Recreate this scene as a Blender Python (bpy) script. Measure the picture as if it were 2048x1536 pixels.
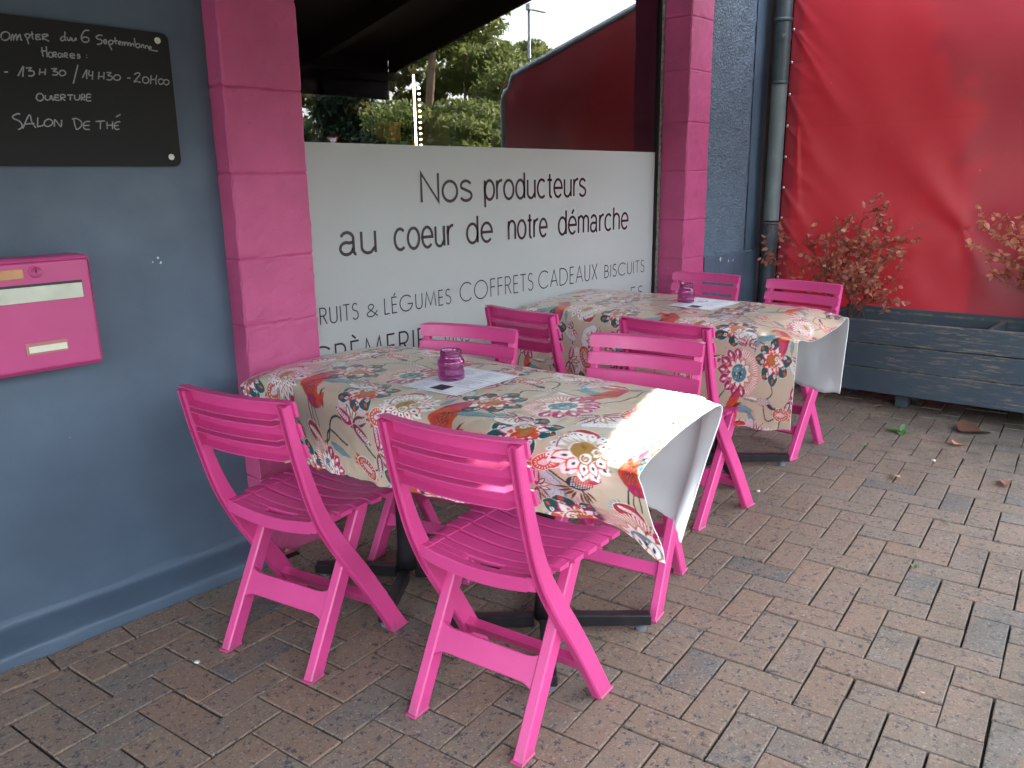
import bpy, bmesh, math, random
import numpy as np
from mathutils import Matrix, Vector

for o in list(bpy.data.objects):
    bpy.data.objects.remove(o)
SC = bpy.context.scene
COL = SC.collection
R = math.radians

# ------------------------------------------------------------------ camera
def camera_axes(yaw, pitch, roll):
    f = np.array([math.cos(yaw)*math.cos(pitch), math.sin(yaw)*math.cos(pitch), -math.sin(pitch)])
    r = np.array([math.sin(yaw), -math.cos(yaw), 0.0]); u = np.cross(r, f)
    r2 = r*math.cos(roll)+u*math.sin(roll); u2 = -r*math.sin(roll)+u*math.cos(roll)
    return r2, u2, f
_r, _u, _f = camera_axes(0.731566432, 0.245718712, -0.0133451710)
cd = bpy.data.cameras.new('camera'); cam = bpy.data.objects.new('camera', cd); COL.objects.link(cam)
M = Matrix(((_r[0], _u[0], -_f[0], 0), (_r[1], _u[1], -_f[1], 0), (_r[2], _u[2], -_f[2], 1.36075503), (0, 0, 0, 1)))
cam.matrix_world = M
cd.sensor_fit = 'HORIZONTAL'; cd.sensor_width = 36.0; cd.lens = 36.0*1643.16/2048.0
cd.clip_start = 0.02; cd.clip_end = 2000.0
SC.camera = cam
SC.render.resolution_x = 1024; SC.render.resolution_y = 768
SC.render.engine = 'CYCLES'

# ------------------------------------------------------------------ light
SUN_AZ = 18.3; SUN_EL = 28.5
SKY_STRENGTH = 0.15
EXPOSURE = 3.45
w = bpy.data.worlds.new('World'); SC.world = w; w.use_nodes = True
nt = w.node_tree; nt.nodes.clear()
wo = nt.nodes.new('ShaderNodeOutputWorld'); bg = nt.nodes.new('ShaderNodeBackground')
sk = nt.nodes.new('ShaderNodeTexSky'); sk.sky_type = 'NISHITA'; sk.sun_disc = False
sk.sun_elevation = R(SUN_EL); sk.sun_rotation = R(90.0-SUN_AZ)
sk.air_density = 1.0; sk.dust_density = 2.5; sk.ozone_density = 1.0
hs = nt.nodes.new('ShaderNodeHueSaturation'); hs.inputs['Saturation'].default_value = 0.62
bg.inputs['Strength'].default_value = SKY_STRENGTH
# thin high cloud over the whole dome
wt = nt.nodes.new('ShaderNodeTexCoord'); wn = nt.nodes.new('ShaderNodeTexNoise')
wn.inputs['Scale'].default_value = 2.2; wn.inputs['Detail'].default_value = 7.0
wr = nt.nodes.new('ShaderNodeMapRange'); wr.inputs[1].default_value = .42; wr.inputs[2].default_value = .68
wr.inputs[3].default_value = 0.0; wr.inputs[4].default_value = 0.6
wm = nt.nodes.new('ShaderNodeMix'); wm.data_type = 'RGBA'
wm.inputs[7].default_value = (7.5, 7.7, 7.9, 1)
nt.links.new(wt.outputs['Generated'], wn.inputs['Vector']); nt.links.new(wn.outputs[0], wr.inputs[0])
nt.links.new(wr.outputs[0], wm.inputs[0])
nt.links.new(sk.outputs[0], hs.inputs['Color']); nt.links.new(hs.outputs[0], wm.inputs[6])
nt.links.new(wm.outputs[2], bg.inputs['Color']); nt.links.new(bg.outputs[0], wo.inputs[0])
sd = bpy.data.lights.new('sun', 'SUN'); sd.energy = 4.5; sd.angle = R(0.53); sd.color = (1.0, 0.93, 0.82)
sun = bpy.data.objects.new('sun', sd); COL.objects.link(sun)
_sv = Vector((math.cos(R(SUN_EL))*math.cos(R(SUN_AZ)), math.cos(R(SUN_EL))*math.sin(R(SUN_AZ)), math.sin(R(SUN_EL))))
sun.rotation_euler = _sv.to_track_quat('Z', 'Y').to_euler(); sun.location = (20, 8, 15)
SC.view_settings.view_transform = 'Standard'; SC.view_settings.look = 'None'
SC.view_settings.exposure = EXPOSURE; SC.view_settings.gamma = 1.0
SC.view_settings.use_curve_mapping = False

# ------------------------------------------------------------------ helpers
def mesh(name, V, F, smooth=False):
    m = bpy.data.meshes.new(name)
    V = np.asarray(V, dtype=np.float32)
    m.from_pydata([tuple(v) for v in V.tolist()], [], [tuple(f) for f in F])
    if smooth: m.polygons.foreach_set('use_smooth', [True]*len(m.polygons))
    m.update(); return m
def grid_mesh(name, G, smooth=True, flip=False):
    """G (nv,nu,3) array -> quad grid mesh, fast"""
    nv, nu = G.shape[:2]; m = bpy.data.meshes.new(name)
    idx = np.arange(nv*nu).reshape(nv, nu)
    q = np.stack([idx[:-1, :-1], idx[:-1, 1:], idx[1:, 1:], idx[1:, :-1]], -1).reshape(-1, 4)
    if flip: q = q[:, ::-1]
    n = len(q)
    m.vertices.add(nv*nu); m.vertices.foreach_set('co', G.reshape(-1).astype(np.float32))
    m.loops.add(n*4); m.loops.foreach_set('vertex_index', q.reshape(-1).astype(np.int32))
    m.polygons.add(n); m.polygons.foreach_set('loop_start', np.arange(0, n*4, 4, dtype=np.int32))
    m.update(calc_edges=True)
    if smooth: m.polygons.foreach_set('use_smooth', np.ones(n, dtype=bool))
    m.validate(); return m
def link(name, me, mat=None, parent=None, loc=None, rotz=None, **props):
    o = bpy.data.objects.new(name, me); COL.objects.link(o)
    if mat is not None and me is not None and len(me.materials) == 0: me.materials.append(mat)
    if parent is not None: o.parent = parent
    if loc is not None: o.location = loc
    if rotz is not None: o.rotation_euler = (0, 0, rotz)
    for k, v in props.items(): o[k] = v
    return o
def thing(name, label, cat, loc=(0, 0, 0), rotz=0.0, group=None):
    o = bpy.data.objects.new(name, None); COL.objects.link(o); o.location = loc; o.rotation_euler = (0, 0, rotz)
    o.empty_display_size = 0.1; o['label'] = label; o['category'] = cat
    if group: o['group'] = group
    return o
def tag(o, label, cat, group=None):
    o['label'] = label; o['category'] = cat
    if group: o['group'] = group
    return o
def bm_done(bm, name, smooth=False):
    m = bpy.data.meshes.new(name); bm.to_mesh(m); bm.free()
    if smooth: m.polygons.foreach_set('use_smooth', [True]*len(m.polygons))
    return m
def bm_box(bm, x0, x1, y0, y1, z0, z1, bev=0.0, seg=1):
    vs = [bm.verts.new(p) for p in ((x0,y0,z0),(x1,y0,z0),(x1,y1,z0),(x0,y1,z0),(x0,y0,z1),(x1,y0,z1),(x1,y1,z1),(x0,y1,z1))]
    fs = [bm.faces.new([vs[i] for i in f]) for f in ((0,3,2,1),(4,5,6,7),(0,1,5,4),(1,2,6,5),(2,3,7,6),(3,0,4,7))]
    if bev > 0:
        es = set(e for f in fs for e in f.edges)
        bmesh.ops.bevel(bm, geom=list(es), offset=bev, segments=seg, affect='EDGES', profile=.6)
def box(name, x0, x1, y0, y1, z0, z1, mat, parent=None, bev=0.0, seg=1, **props):
    bm = bmesh.new(); bm_box(bm, x0, x1, y0, y1, z0, z1, bev, seg)
    return link(name, bm_done(bm, name), mat, parent, **props)
def tube(P, r, n=8, cap=True):
    """verts, faces of a tube along P; r scalar or list"""
    P = [Vector(p) for p in P]; V = []; F = []
    rr = r if hasattr(r, '__len__') else [r]*len(P)
    up = Vector((0.13, 0.27, 0.95)).normalized()
    for i, p in enumerate(P):
        d = (P[min(i+1, len(P)-1)]-P[max(i-1, 0)]).normalized()
        a = d.cross(up)
        if a.length < 1e-3: a = d.cross(Vector((1, 0, 0)))
        a.normalize(); b = d.cross(a).normalized()
        for k in range(n):
            t = 2*math.pi*k/n; V.append(p+(a*math.cos(t)+b*math.sin(t))*rr[i])
    for i in range(len(P)-1):
        for k in range(n):
            F.append((i*n+k, i*n+(k+1) % n, (i+1)*n+(k+1) % n, (i+1)*n+k))
    if cap:
        F.append(tuple(range(n))[::-1]); F.append(tuple((len(P)-1)*n+k for k in range(n)))
    return V, F
def merge(parts):
    V = []; F = []
    for v, f in parts:
        o = len(V); V += [tuple(x) for x in v]; F += [tuple(i+o for i in q) for q in f]
    return V, F
def lathe(prof, n=32):
    V = []; F = []
    for r, z in prof:
        for k in range(n): V.append((r*math.cos(2*math.pi*k/n), r*math.sin(2*math.pi*k/n), z))
    for i in range(len(prof)-1):
        for k in range(n): F.append((i*n+k, i*n+(k+1) % n, (i+1)*n+(k+1) % n, (i+1)*n+k))
    return V, F
def bandnoise(ny, nx, lo, hi, seed):
    """smooth random field with wavelengths between lo and hi samples, unit variance"""
    rs = np.random.RandomState(seed); n = rs.randn(ny, nx); f = np.fft.rfft2(n)
    ky = np.fft.fftfreq(ny)[:, None]; kx = np.fft.rfftfreq(nx)[None]; k = np.sqrt(ky**2+kx**2)
    f *= np.exp(-(k*lo)**2*2)*(1-np.exp(-(k*hi)**2*2)); a = np.fft.irfft2(f, s=(ny, nx)); return a/a.std()

# ------------------------------------------------------------------ materials
class NT:
    def __init__(s, name):
        s.m = bpy.data.materials.new(name); s.m.use_nodes = True; s.t = s.m.node_tree; s.t.nodes.clear()
        s.out = s.n('ShaderNodeOutputMaterial'); s.p = s.n('ShaderNodeBsdfPrincipled'); s.l(s.p.outputs[0], s.out.inputs[0])
    def n(s, ty, **k):
        x = s.t.nodes.new(ty)
        for a, b in k.items(): setattr(x, a, b)
        return x
    def l(s, a, b): s.t.links.new(a, b)
    def geo(s, out='Position'): return s.n('ShaderNodeNewGeometry').outputs[out]
    def obj(s): return s.n('ShaderNodeTexCoord').outputs['Object']
    def noise(s, vec, scale, detail=4, rough=.55, out=0, dist=0):
        x = s.n('ShaderNodeTexNoise'); x.inputs['Scale'].default_value = scale; x.inputs['Detail'].default_value = detail
        x.inputs['Roughness'].default_value = rough; x.inputs['Distortion'].default_value = dist
        s.l(vec, x.inputs['Vector']); return x.outputs[out]
    def vor(s, vec, scale, out='Distance'):
        x = s.n('ShaderNodeTexVoronoi'); x.inputs['Scale'].default_value = scale; s.l(vec, x.inputs['Vector']); return x.outputs[out]
    def scale(s, vec, v):
        x = s.n('ShaderNodeMapping'); x.inputs['Scale'].default_value = v; s.l(vec, x.inputs[0]); return x.outputs[0]
    def rng(s, a, f0, f1, t0=0., t1=1., smooth=False):
        x = s.n('ShaderNodeMapRange'); 
        if smooth: x.interpolation_type = 'SMOOTHSTEP'
        for i, v in enumerate((f0, f1, t0, t1)): x.inputs[i+1].default_value = v
        s.l(a, x.inputs[0]); return x.outputs[0]
    def mix(s, f, a, b, mode='MIX'):
        x = s.n('ShaderNodeMix'); x.data_type = 'RGBA'; x.blend_type = mode
        for i, v in ((0, f), (6, a), (7, b)):
            if isinstance(v, (int, float)): x.inputs[i].default_value = v
            elif isinstance(v, tuple): x.inputs[i].default_value = v if len(v) == 4 else v+(1,)
            else: s.l(v, x.inputs[i])
        return x.outputs[2]
    def math(s, op, a, b=0.0):
        x = s.n('ShaderNodeMath'); x.operation = op
        for i, v in ((0, a), (1, b)):
            if isinstance(v, (int, float)): x.inputs[i].default_value = v
            else: s.l(v, x.inputs[i])
        return x.outputs[0]
    def base(s, c):
        if isinstance(c, tuple): s.p.inputs['Base Color'].default_value = c if len(c) == 4 else c+(1,)
        else: s.l(c, s.p.inputs['Base Color'])
    def set(s, **k):
        for a, v in k.items():
            i = s.p.inputs[a.replace('_', ' ')]
            if isinstance(v, (int, float, tuple)): i.default_value = v
            else: s.l(v, i)
    def bump(s, h, strength=.3, dist=.002):
        b = s.n('ShaderNodeBump'); b.inputs['Strength'].default_value = strength; b.inputs['Distance'].default_value = dist
        s.l(h, b.inputs['Height']); s.l(b.outputs[0], s.p.inputs['Normal'])

def simple(name, col, rough=.5, var=.0, scale=20, bump=0, metallic=0, bdist=.001):
    t = NT(name); p = t.geo()
    if var > 0:
        t.base(t.mix(t.rng(t.noise(p, scale, 5), .3, .7), tuple(c*(1-var) for c in col), tuple(min(1, c*(1+var)) for c in col)))
    else: t.base(col)
    t.set(Roughness=rough, Metallic=metallic)
    if bump: t.bump(t.noise(p, scale*6, 3), bump, bdist)
    return t.m
MAT = {}
def paver_mat():
    t = NT('clay_paver'); p = t.geo()
    oi = t.n('ShaderNodeObjectInfo'); at = t.n('ShaderNodeAttribute'); at.attribute_name = 'tone'
    rnd = t.math('FRACT', t.math('ADD', oi.outputs['Random'], at.outputs['Fac']))
    cr = t.n('ShaderNodeValToRGB'); e = cr.color_ramp; e.interpolation = 'LINEAR'
    cols = [(0, (0.190, 0.126, 0.089)), (.18, (0.160, 0.121, 0.092)), (.34, (0.197, 0.137, 0.095)), (.5, (0.154, 0.123, 0.100)), (.64, (0.201, 0.130, 0.092)), (.8, (0.165, 0.130, 0.101)), (.93, (0.141, 0.122, 0.104)), (1, (0.102, 0.096, 0.092))]
    e.elements[0].position = 0; e.elements[0].color = cols[0][1]+(1,); e.elements[1].position = 1; e.elements[1].color = cols[-1][1]+(1,)
    for q, c in cols[1:-1]: x = e.elements.new(q); x.color = c+(1,)
    t.l(rnd, cr.inputs[0])
    sh = t.n('ShaderNodeVectorMath'); sh.operation = 'ADD'
    cb = t.n('ShaderNodeCombineXYZ'); t.l(t.math('MULTIPLY', rnd, 37.0), cb.inputs[2]); t.l(p, sh.inputs[0]); t.l(cb.outputs[0], sh.inputs[1]); q = sh.outputs[0]
    c = t.mix(t.rng(t.noise(q, 9, 3), .42, .66, 0, .75), cr.outputs[0], (.185, .120, .085))       # warm blush patches
    c = t.mix(t.rng(t.noise(q, 14, 3, .6, 0, 1.), .55, .72, 0, .5), c, (.085, .083, .084))         # blue-grey flashing
    c = t.mix(t.rng(t.noise(q, 48, 4, .75), .565, .615, 0, .9), c, (.036, .038, .046))               # dark specks
    c = t.mix(t.rng(t.noise(q, 120, 3, .7), .56, .66, 0, .75), c, (.30, .25, .21))                     # light grit
    c = t.mix(t.rng(t.noise(q, 260, 2), .28, .42, .6, 0), c, (.045, .038, .036))
    # damp and lichen stains towards the planter, deepened to paint in missing shade
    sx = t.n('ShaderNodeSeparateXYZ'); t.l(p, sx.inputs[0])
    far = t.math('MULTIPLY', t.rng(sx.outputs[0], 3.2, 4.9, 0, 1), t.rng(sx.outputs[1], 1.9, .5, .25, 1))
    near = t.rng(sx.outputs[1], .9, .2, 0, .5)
    far = t.math('MAXIMUM', far, near); c = t.mix(t.math('MULTIPLY', t.math('MULTIPLY', t.rng(t.noise(p, 1.1, 5, .6), .22, .58), far), .72), c, (.052, .048, .040))  # broad darkening: real staining plus shade painted into the albedo
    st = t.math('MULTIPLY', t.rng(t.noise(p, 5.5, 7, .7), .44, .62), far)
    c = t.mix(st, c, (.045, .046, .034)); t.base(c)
    t.set(Roughness=t.rng(t.noise(p, 60, 3), .3, .7, .62, .88)); t.p.inputs['Specular IOR Level'].default_value = .35
    t.bump(t.math('ADD', t.noise(q, 170, 4, .7), t.math('MULTIPLY', t.noise(q, 45, 4, .65), 1.0)), .75, .0026); return t.m
def joint_mat():
    t = NT('joint_sand'); p = t.geo()
    c = t.mix(t.rng(t.noise(p, 160, 4), .35, .65), (.008, .007, .006), (.032, .027, .023))
    c = t.mix(t.rng(t.noise(p, 2.6, 5), .60, .70, 0, .8), c, (.035, .055, .018)); t.base(c); t.set(Roughness=.95); t.bump(t.noise(p, 220, 3), .8, .003); return t.m
def paint_mat(name, col, chip=(.55, .6, .62), rough=.5, gr=.35, grit=.25, chips=.80):
    t = NT(name); p = t.geo()
    c = t.mix(t.rng(t.noise(p, 3.1, 6), .3, .7), tuple(x*.86 for x in col), tuple(x*1.12 for x in col))
    c = t.mix(t.rng(t.noise(p, 11, 6, .7, 0, 1.5), .62, .72, 0, .25), c, tuple(x*.6 for x in col))
    c = t.mix(t.rng(t.noise(p, 34, 2), chips-.01, chips+.01, 0, 1), c, chip)
    c = t.mix(t.rng(t.vor(t.scale(p, (1, 1, .5)), 26), .022, .012, 0, .4), c, tuple(min(1, x*2.1+.05) for x in col))
    t.base(c); t.set(Roughness=t.rng(t.noise(p, 8, 3), .3, .7, rough-.08, rough+.12))
    t.bump(t.math('ADD', t.math('MULTIPLY', t.noise(p, 9, 4), 1.2), t.math('MULTIPLY', t.noise(p, 120, 4, .6), grit)), gr, .004); return t.m
def block_mat():
    t = NT('pink_painted_block'); p = t.geo(); oi = t.n('ShaderNodeObjectInfo')
    col = (.47, .068, .185)
    c = t.mix(t.rng(t.noise(p, 7, 6), .3, .7), tuple(x*.88 for x in col), tuple(min(1, x*1.10) for x in col))
    c = t.mix(t.math('MULTIPLY', oi.outputs['Random'], .25), c, (.50, .10, .23))
    c = t.mix(t.rng(t.noise(t.scale(p, (1, 1, 2.5)), 60, 3, .65), .66, .72, 0, .55), c, (.22, .03, .10))
    c = t.mix(t.rng(t.noise(p, 52, 2), .77, .79, 0, .8), c, (.75, .50, .58))
    t.base(c); t.set(Roughness=.58)
    t.bump(t.math('ADD', t.math('MULTIPLY', t.noise(p, 28, 5, .65), 1.0), t.math('MULTIPLY', t.noise(t.scale(p, (1, 1, 2.2)), 110, 4, .7), .9)), .5, .0022); return t.m
def chair_mat():
    t = NT('pink_moulded_plastic'); p = t.obj()
    c = t.mix(t.rng(t.noise(p, 6, 4), .3, .7), (.525, .045, .190), (.575, .053, .215))
    c = t.mix(t.rng(t.noise(p, 45, 5, .7), .60, .75, 0, .16), c, (.80, .16, .36))
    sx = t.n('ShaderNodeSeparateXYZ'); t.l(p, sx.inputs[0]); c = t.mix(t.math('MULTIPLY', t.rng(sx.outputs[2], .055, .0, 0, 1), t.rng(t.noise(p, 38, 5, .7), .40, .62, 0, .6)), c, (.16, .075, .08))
    c = t.mix(t.rng(t.noise(t.scale(p, (1, .25, 1)), 75, 3, .6), .70, .76, 0, .35), c, (.40, .05, .16)); t.base(c)
    t.set(Roughness=t.rng(t.noise(p, 30, 5, .65), .3, .7, .30, .46)); t.bump(t.noise(p, 420, 2), .12, .0006)
    t.p.inputs['Specular IOR Level'].default_value = .55; return t.m
def cloth_mat():
    t = NT('printed_oilcloth'); at = t.n('ShaderNodeAttribute'); at.attribute_name = 'print'; p = t.obj()
    t.base(at.outputs['Color']); t.set(Roughness=t.rng(t.noise(p, 12, 3), .3, .7, .27, .36))
    t.p.inputs['Specular IOR Level'].default_value = .6
    t.p.inputs['Coat Weight'].default_value = .40; t.p.inputs['Coat Roughness'].default_value = .16
    t.bump(t.math('ADD', t.noise(p, 6, 3), t.math('MULTIPLY', t.noise(p, 700, 2), .03)), .25, .004); return t.m
def tarp_mat():
    t = NT('red_tarpaulin'); p = t.geo()
    c = t.mix(t.rng(t.noise(p, 1.6, 5), .3, .7), (.31, .020, .034), (.36, .027, .042))
    c = t.mix(t.rng(t.noise(t.scale(p, (1, 1, .35)), 40, 4, .6), .735, .76, 0, .7), c, (.72, .28, .27))
    c = t.mix(t.rng(t.noise(p, 20, 5), .60, .8, 0, .25), c, (.42, .03, .04)); t.base(c); t.set(Roughness=.42)
    t.bump(t.math('ADD', t.noise(t.scale(p, (1, 1, .6)), 5, 4), t.math('MULTIPLY', t.noise(p, 300, 2), .05)), .2, .006)
    tr = t.n('ShaderNodeBsdfTranslucent'); tr.inputs[0].default_value = (.50, .008, .008, 1)
    ms = t.n('ShaderNodeMixShader'); ms.inputs[0].default_value = .014; t.l(t.p.outputs[0], ms.inputs[1]); t.l(tr.outputs[0], ms.inputs[2]); t.l(ms.outputs[0], t.out.inputs[0]); return t.m
def glass_mat():
    t = NT('window_glass'); g = t.n('ShaderNodeBsdfGlossy'); g.inputs['Roughness'].default_value = 0.0
    tp = t.n('ShaderNodeBsdfTransparent'); tp.inputs[0].default_value = (.86, .88, .87, 1)
    fr = t.n('ShaderNodeFresnel'); fr.inputs[0].default_value = 2.15; ms = t.n('ShaderNodeMixShader')
    t.l(fr.outputs[0], ms.inputs[0]); t.l(tp.outputs[0], ms.inputs[1]); t.l(g.outputs[0], ms.inputs[2]); t.l(ms.outputs[0], t.out.inputs[0]); return t.m
def film_mat():
    t = NT('frosted_window_film'); p = t.geo()
    t.base(t.mix(t.rng(t.noise(p, 1.3, 3), .3, .7), (.50, .52, .49), (.55, .565, .545))); t.set(Roughness=.38)
    tr = t.n('ShaderNodeBsdfTranslucent'); tr.inputs[0].default_value = (.7, .72, .7, 1)
    ms = t.n('ShaderNodeMixShader'); ms.inputs[0].default_value = .25; t.l(t.p.outputs[0], ms.inputs[1]); t.l(tr.outputs[0], ms.inputs[2]); t.l(ms.outputs[0], t.out.inputs[0]); return t.m
def jar_mat():
    t = NT('purple_glass'); t.base((.66, .20, .52)); t.set(Roughness=.03, IOR=1.45); t.p.inputs['Transmission Weight'].default_value = .93; return t.m
def wood_paint_mat():
    t = NT('worn_dark_painted_wood'); p = t.obj()
    c = t.mix(t.rng(t.noise(p, 2.5, 4), .3, .7), (.024, .038, .052), (.040, .058, .074))
    wear = t.noise(t.scale(p, (1, 2.2, 26)), 3.2, 7, .72, 0, .6); big = t.noise(t.scale(p, (1, 1.2, 2.5)), 2.1, 3)
    sx = t.n('ShaderNodeSeparateXYZ'); t.l(p, sx.inputs[0]); z = t.math('ADD', sx.outputs[2], t.math('MULTIPLY', sx.outputs[1], .012)); edge = 0.0
    for zt in (.2536, .3986, .5396): edge = t.math('ADD', edge, t.rng(t.math('ABSOLUTE', t.math('SUBTRACT', z, zt)), .004, .009, 1, 0))
    m = t.math('MAXIMUM', t.math('MULTIPLY', t.rng(wear, .53, .60), t.rng(big, .47, .62)), t.math('MULTIPLY', edge, t.rng(t.noise(t.scale(p, (1, 5, 1)), 3, 4), .42, .56, .15, .9))); oi = t.n('ShaderNodeObjectInfo')
    c = t.mix(m, c, t.mix(t.noise(t.scale(p, (1, 1, 30)), 6, 4), (.12, .090, .070), (.17, .15, .12)))
    t.base(c); t.set(Roughness=.62); t.bump(t.noise(t.scale(p, (1, 1.5, 30)), 6, 6, .7), .5, .002); return t.m
def bark_mat(name='bark', a=(.10, .06, .04), b=(.22, .15, .11)):
    t = NT(name); p = t.geo(); t.base(t.mix(t.noise(t.scale(p, (1, 1, .3)), 9, 6), a, b)); t.set(Roughness=.9); return t.m
def leaf_mat(name, a, b, trans=.25, rough=.5):
    t = NT(name); p = t.geo(); oi = t.n('ShaderNodeObjectInfo')
    f = t.math('FRACT', t.math('ADD', t.noise(p, 7, 4), oi.outputs['Random'])); t.base(t.mix(f, a, b)); t.set(Roughness=rough)
    tr = t.n('ShaderNodeBsdfTranslucent'); tr.inputs[0].default_value = tuple(min(1, 1.6*x) for x in b)+(1,)
    ms = t.n('ShaderNodeMixShader'); ms.inputs[0].default_value = trans; t.l(t.p.outputs[0], ms.inputs[1]); t.l(tr.outputs[0], ms.inputs[2]); t.l(ms.outputs[0], t.out.inputs[0]); return t.m
def emit(name, col, s):
    t = NT(name); e = t.n('ShaderNodeEmission'); e.inputs[0].default_value = col+(1,); e.inputs[1].default_value = s; t.l(e.outputs[0], t.out.inputs[0]); return t.m
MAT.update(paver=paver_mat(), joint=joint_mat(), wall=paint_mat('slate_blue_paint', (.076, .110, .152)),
    rough=paint_mat('slate_blue_roughcast', (.10, .140, .185), gr=.6, grit=.8, chips=.95), block=block_mat(), chair=chair_mat(), cloth=cloth_mat(),
    lining=simple('white_cloth_backing', (.82, .84, .84), .42, .03, 8), tarp=tarp_mat(), glass=glass_mat(), film=film_mat(), jar=jar_mat(), planter=wood_paint_mat(),
    black=simple('black_powder_coat', (.012, .012, .014), .32, .3, 30), steel=simple('brushed_steel', (.55, .56, .56), .3, .1, 60, metallic=1),
    mortar=simple('painted_mortar', (.44, .060, .175), .8, .2, 30, .5), lettering=simple('dark_plum_vinyl', (.028, .010, .016), .4),
    thinlettering=simple('dark_slate_vinyl', (.020, .018, .026), .4),
    board=simple('matt_black_board', (.004, .0045, .004), .75, .25, 5), chalk=simple('grey_chalk_ink', (.30, .32, .32), .8, .35, 300),
    pipe_dark=simple('dark_grey_pipe', (.040, .056, .062), .45, .25, 7), pipe=simple('weathered_grey_pipe', (.135, .165, .165), .5, .18, 9),
    darkwood=simple('dark_stained_wood', (.040, .022, .014), .6, .5, 6), paper=simple('white_menu_paper', (.80, .82, .86), .5),
    ink=simple('grey_print_ink', (.16, .17, .22), .6), inkdark=simple('black_print_ink', (.02, .02, .03), .6), soil=simple('dry_potting_soil', (.045, .032, .022), .95, .5, 60, .8, bdist=.01),
    aluminium=simple('grey_aluminium', (.36, .40, .43), .38, .08, 12, metallic=.6), trim=simple('weathered_grey_trim', (.17, .155, .135), .7, .45, 40, .4),
    rubber=simple('black_rubber_gasket', (.006, .006, .007), .4), brass=simple('brass_plate', (.46, .24, .11), .35, .15, 20, metallic=.3),
    flap=simple('cream_letter_flap', (.56, .58, .46), .4, .15, 10), labelpaper=simple('cream_label', (.70, .68, .55), .5, .05, 80),
    mail=simple('pink_mailbox_paint', (.50, .060, .200), .38, .06, 6), asphalt=simple('grey_asphalt', (.06, .06, .06), .9, .3, 3, .4), grass=simple('short_grass', (.055, .085, .025), .9, .4, 1.2),
    awning=simple('black_awning_fabric', (.006, .006, .007), .9), bark=bark_mat(), pine_bark=bark_mat('pine_bark', (.14, .085, .05), (.34, .23, .15)))

# ------------------------------------------------------------------ ground and pavement
link('ground', mesh('ground', [(-300,-300,-.06),(300,-300,-.06),(300,300,-.06),(-300,300,-.06)], [(0,1,2,3)]), MAT['grass'], kind='structure')
link('road', mesh('road', [(-120,-19,-.03),(120,-19,-.03),(120,-4.6,-.03),(-120,-4.6,-.03)], [(0,1,2,3)]), MAT['asphalt'], kind='structure')
pav = bpy.data.objects.new('pavement', mesh('pavement', [(-3.2,-4.6,-.016),(7.5,-4.6,-.016),(7.5,2.9,-.016),(-3.2,2.9,-.016)], [(0,1,2,3)])); COL.objects.link(pav)
pav.data.materials.append(MAT['joint']); pav['kind'] = 'structure'
L = .11; TH = .117833022; LX, LY = 2.22778121, .768014625
EX = np.array([-math.cos(TH), -math.sin(TH)]); EY = np.array([math.sin(TH), -math.cos(TH)])
def clip_poly(P, n, d):          # keep n.x <= d
    out = []
    for i in range(len(P)):
        a, b = P[i], P[(i+1) % len(P)]; fa, fb = a@n-d, b@n-d
        if fa <= 0: out.append(a)
        if (fa < 0) != (fb < 0): out.append(a+(b-a)*fa/(fa-fb))
    return out
def paver_geom(P, rs, gap=.0027):
    """chamfered prism of a convex polygon"""
    P = [np.array(q) for q in P]; n = len(P); c = sum(P)/n
    if sum(P[i][0]*P[(i+1) % n][1]-P[(i+1) % n][0]*P[i][1] for i in range(n)) < 0: P = P[::-1]
    def inset(Q, g):
        out = []
        for i in range(n):
            a, b, d = Q[i-1], Q[i], Q[(i+1) % n]; e1 = (b-a)/np.linalg.norm(b-a); e2 = (d-b)/np.linalg.norm(d-b)
            n1 = np.array([-e1[1], e1[0]]); n2 = np.array([-e2[1], e2[0]]); k = 1+n1@n2
            out.append(b+(n1+n2)/max(k, .25)*g)
        return out
    dz = rs.normal(0, .0011); tl = rs.normal(0, .006, 2); V = []
    for g, z in ((gap, -.03), (gap, -.0036), (gap+.0009, -.0010), (gap+.0030, 0.0)):
        for q in inset(P, g):
            V.append((q[0], q[1], z+dz+((q-c)@tl if z > -.02 else 0)))
    F = [tuple(range(3*n, 4*n))]
    for k in range(3):
        for i in range(n): F.append((k*n+i, k*n+(i+1) % n, (k+1)*n+(i+1) % n, (k+1)*n+i))
    return V, F
rs = np.random.RandomState(4)
polys = []
def add_brick(P):
    P = clip_poly([np.array(q) for q in P], np.array([0., 1.]), 2.388)
    if len(P) < 3: return
    A = abs(sum(P[i][0]*P[(i+1) % len(P)][1]-P[(i+1) % len(P)][0]*P[i][1] for i in range(len(P))))/2
    c = sum(P)/len(P)
    Q = []
    for q in P:
        if not Q or np.linalg.norm(q-Q[-1]) > .012: Q.append(q)
    if len(Q) > 1 and np.linalg.norm(Q[0]-Q[-1]) < .012: Q.pop()
    if A < .0012 or len(Q) < 3: return
    if not(-3.1 < c[0] < 7.3 and c[1] > -4.4): return
    polys.append(Q)
for i in range(-60, 66):
    for j in range(-60, 66):
        for kind in (0, 1):
            if kind == 0 and (j-i) % 4 == 0: a0, a1, b0, b1 = i, i+1, j, j+2
            elif kind == 1 and (i-(j+1)) % 4 == 0: a0, a1, b0, b1 = i, i+2, j, j+1
            else: continue
            jit = rs.normal(0, .0009, 2)
            add_brick([np.array([LX, LY])+EX*L*a+EY*L*b+jit for a, b in ((a0,b0),(a0,b1),(a1,b1),(a1,b0))])
for k in range(-20, 30):        # stretcher course along the wall
    x = .91+.2205*k; polys.append([np.array(q) for q in ((x,2.391),(x+.2205,2.391),(x+.2205,2.502),(x,2.502))])
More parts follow.
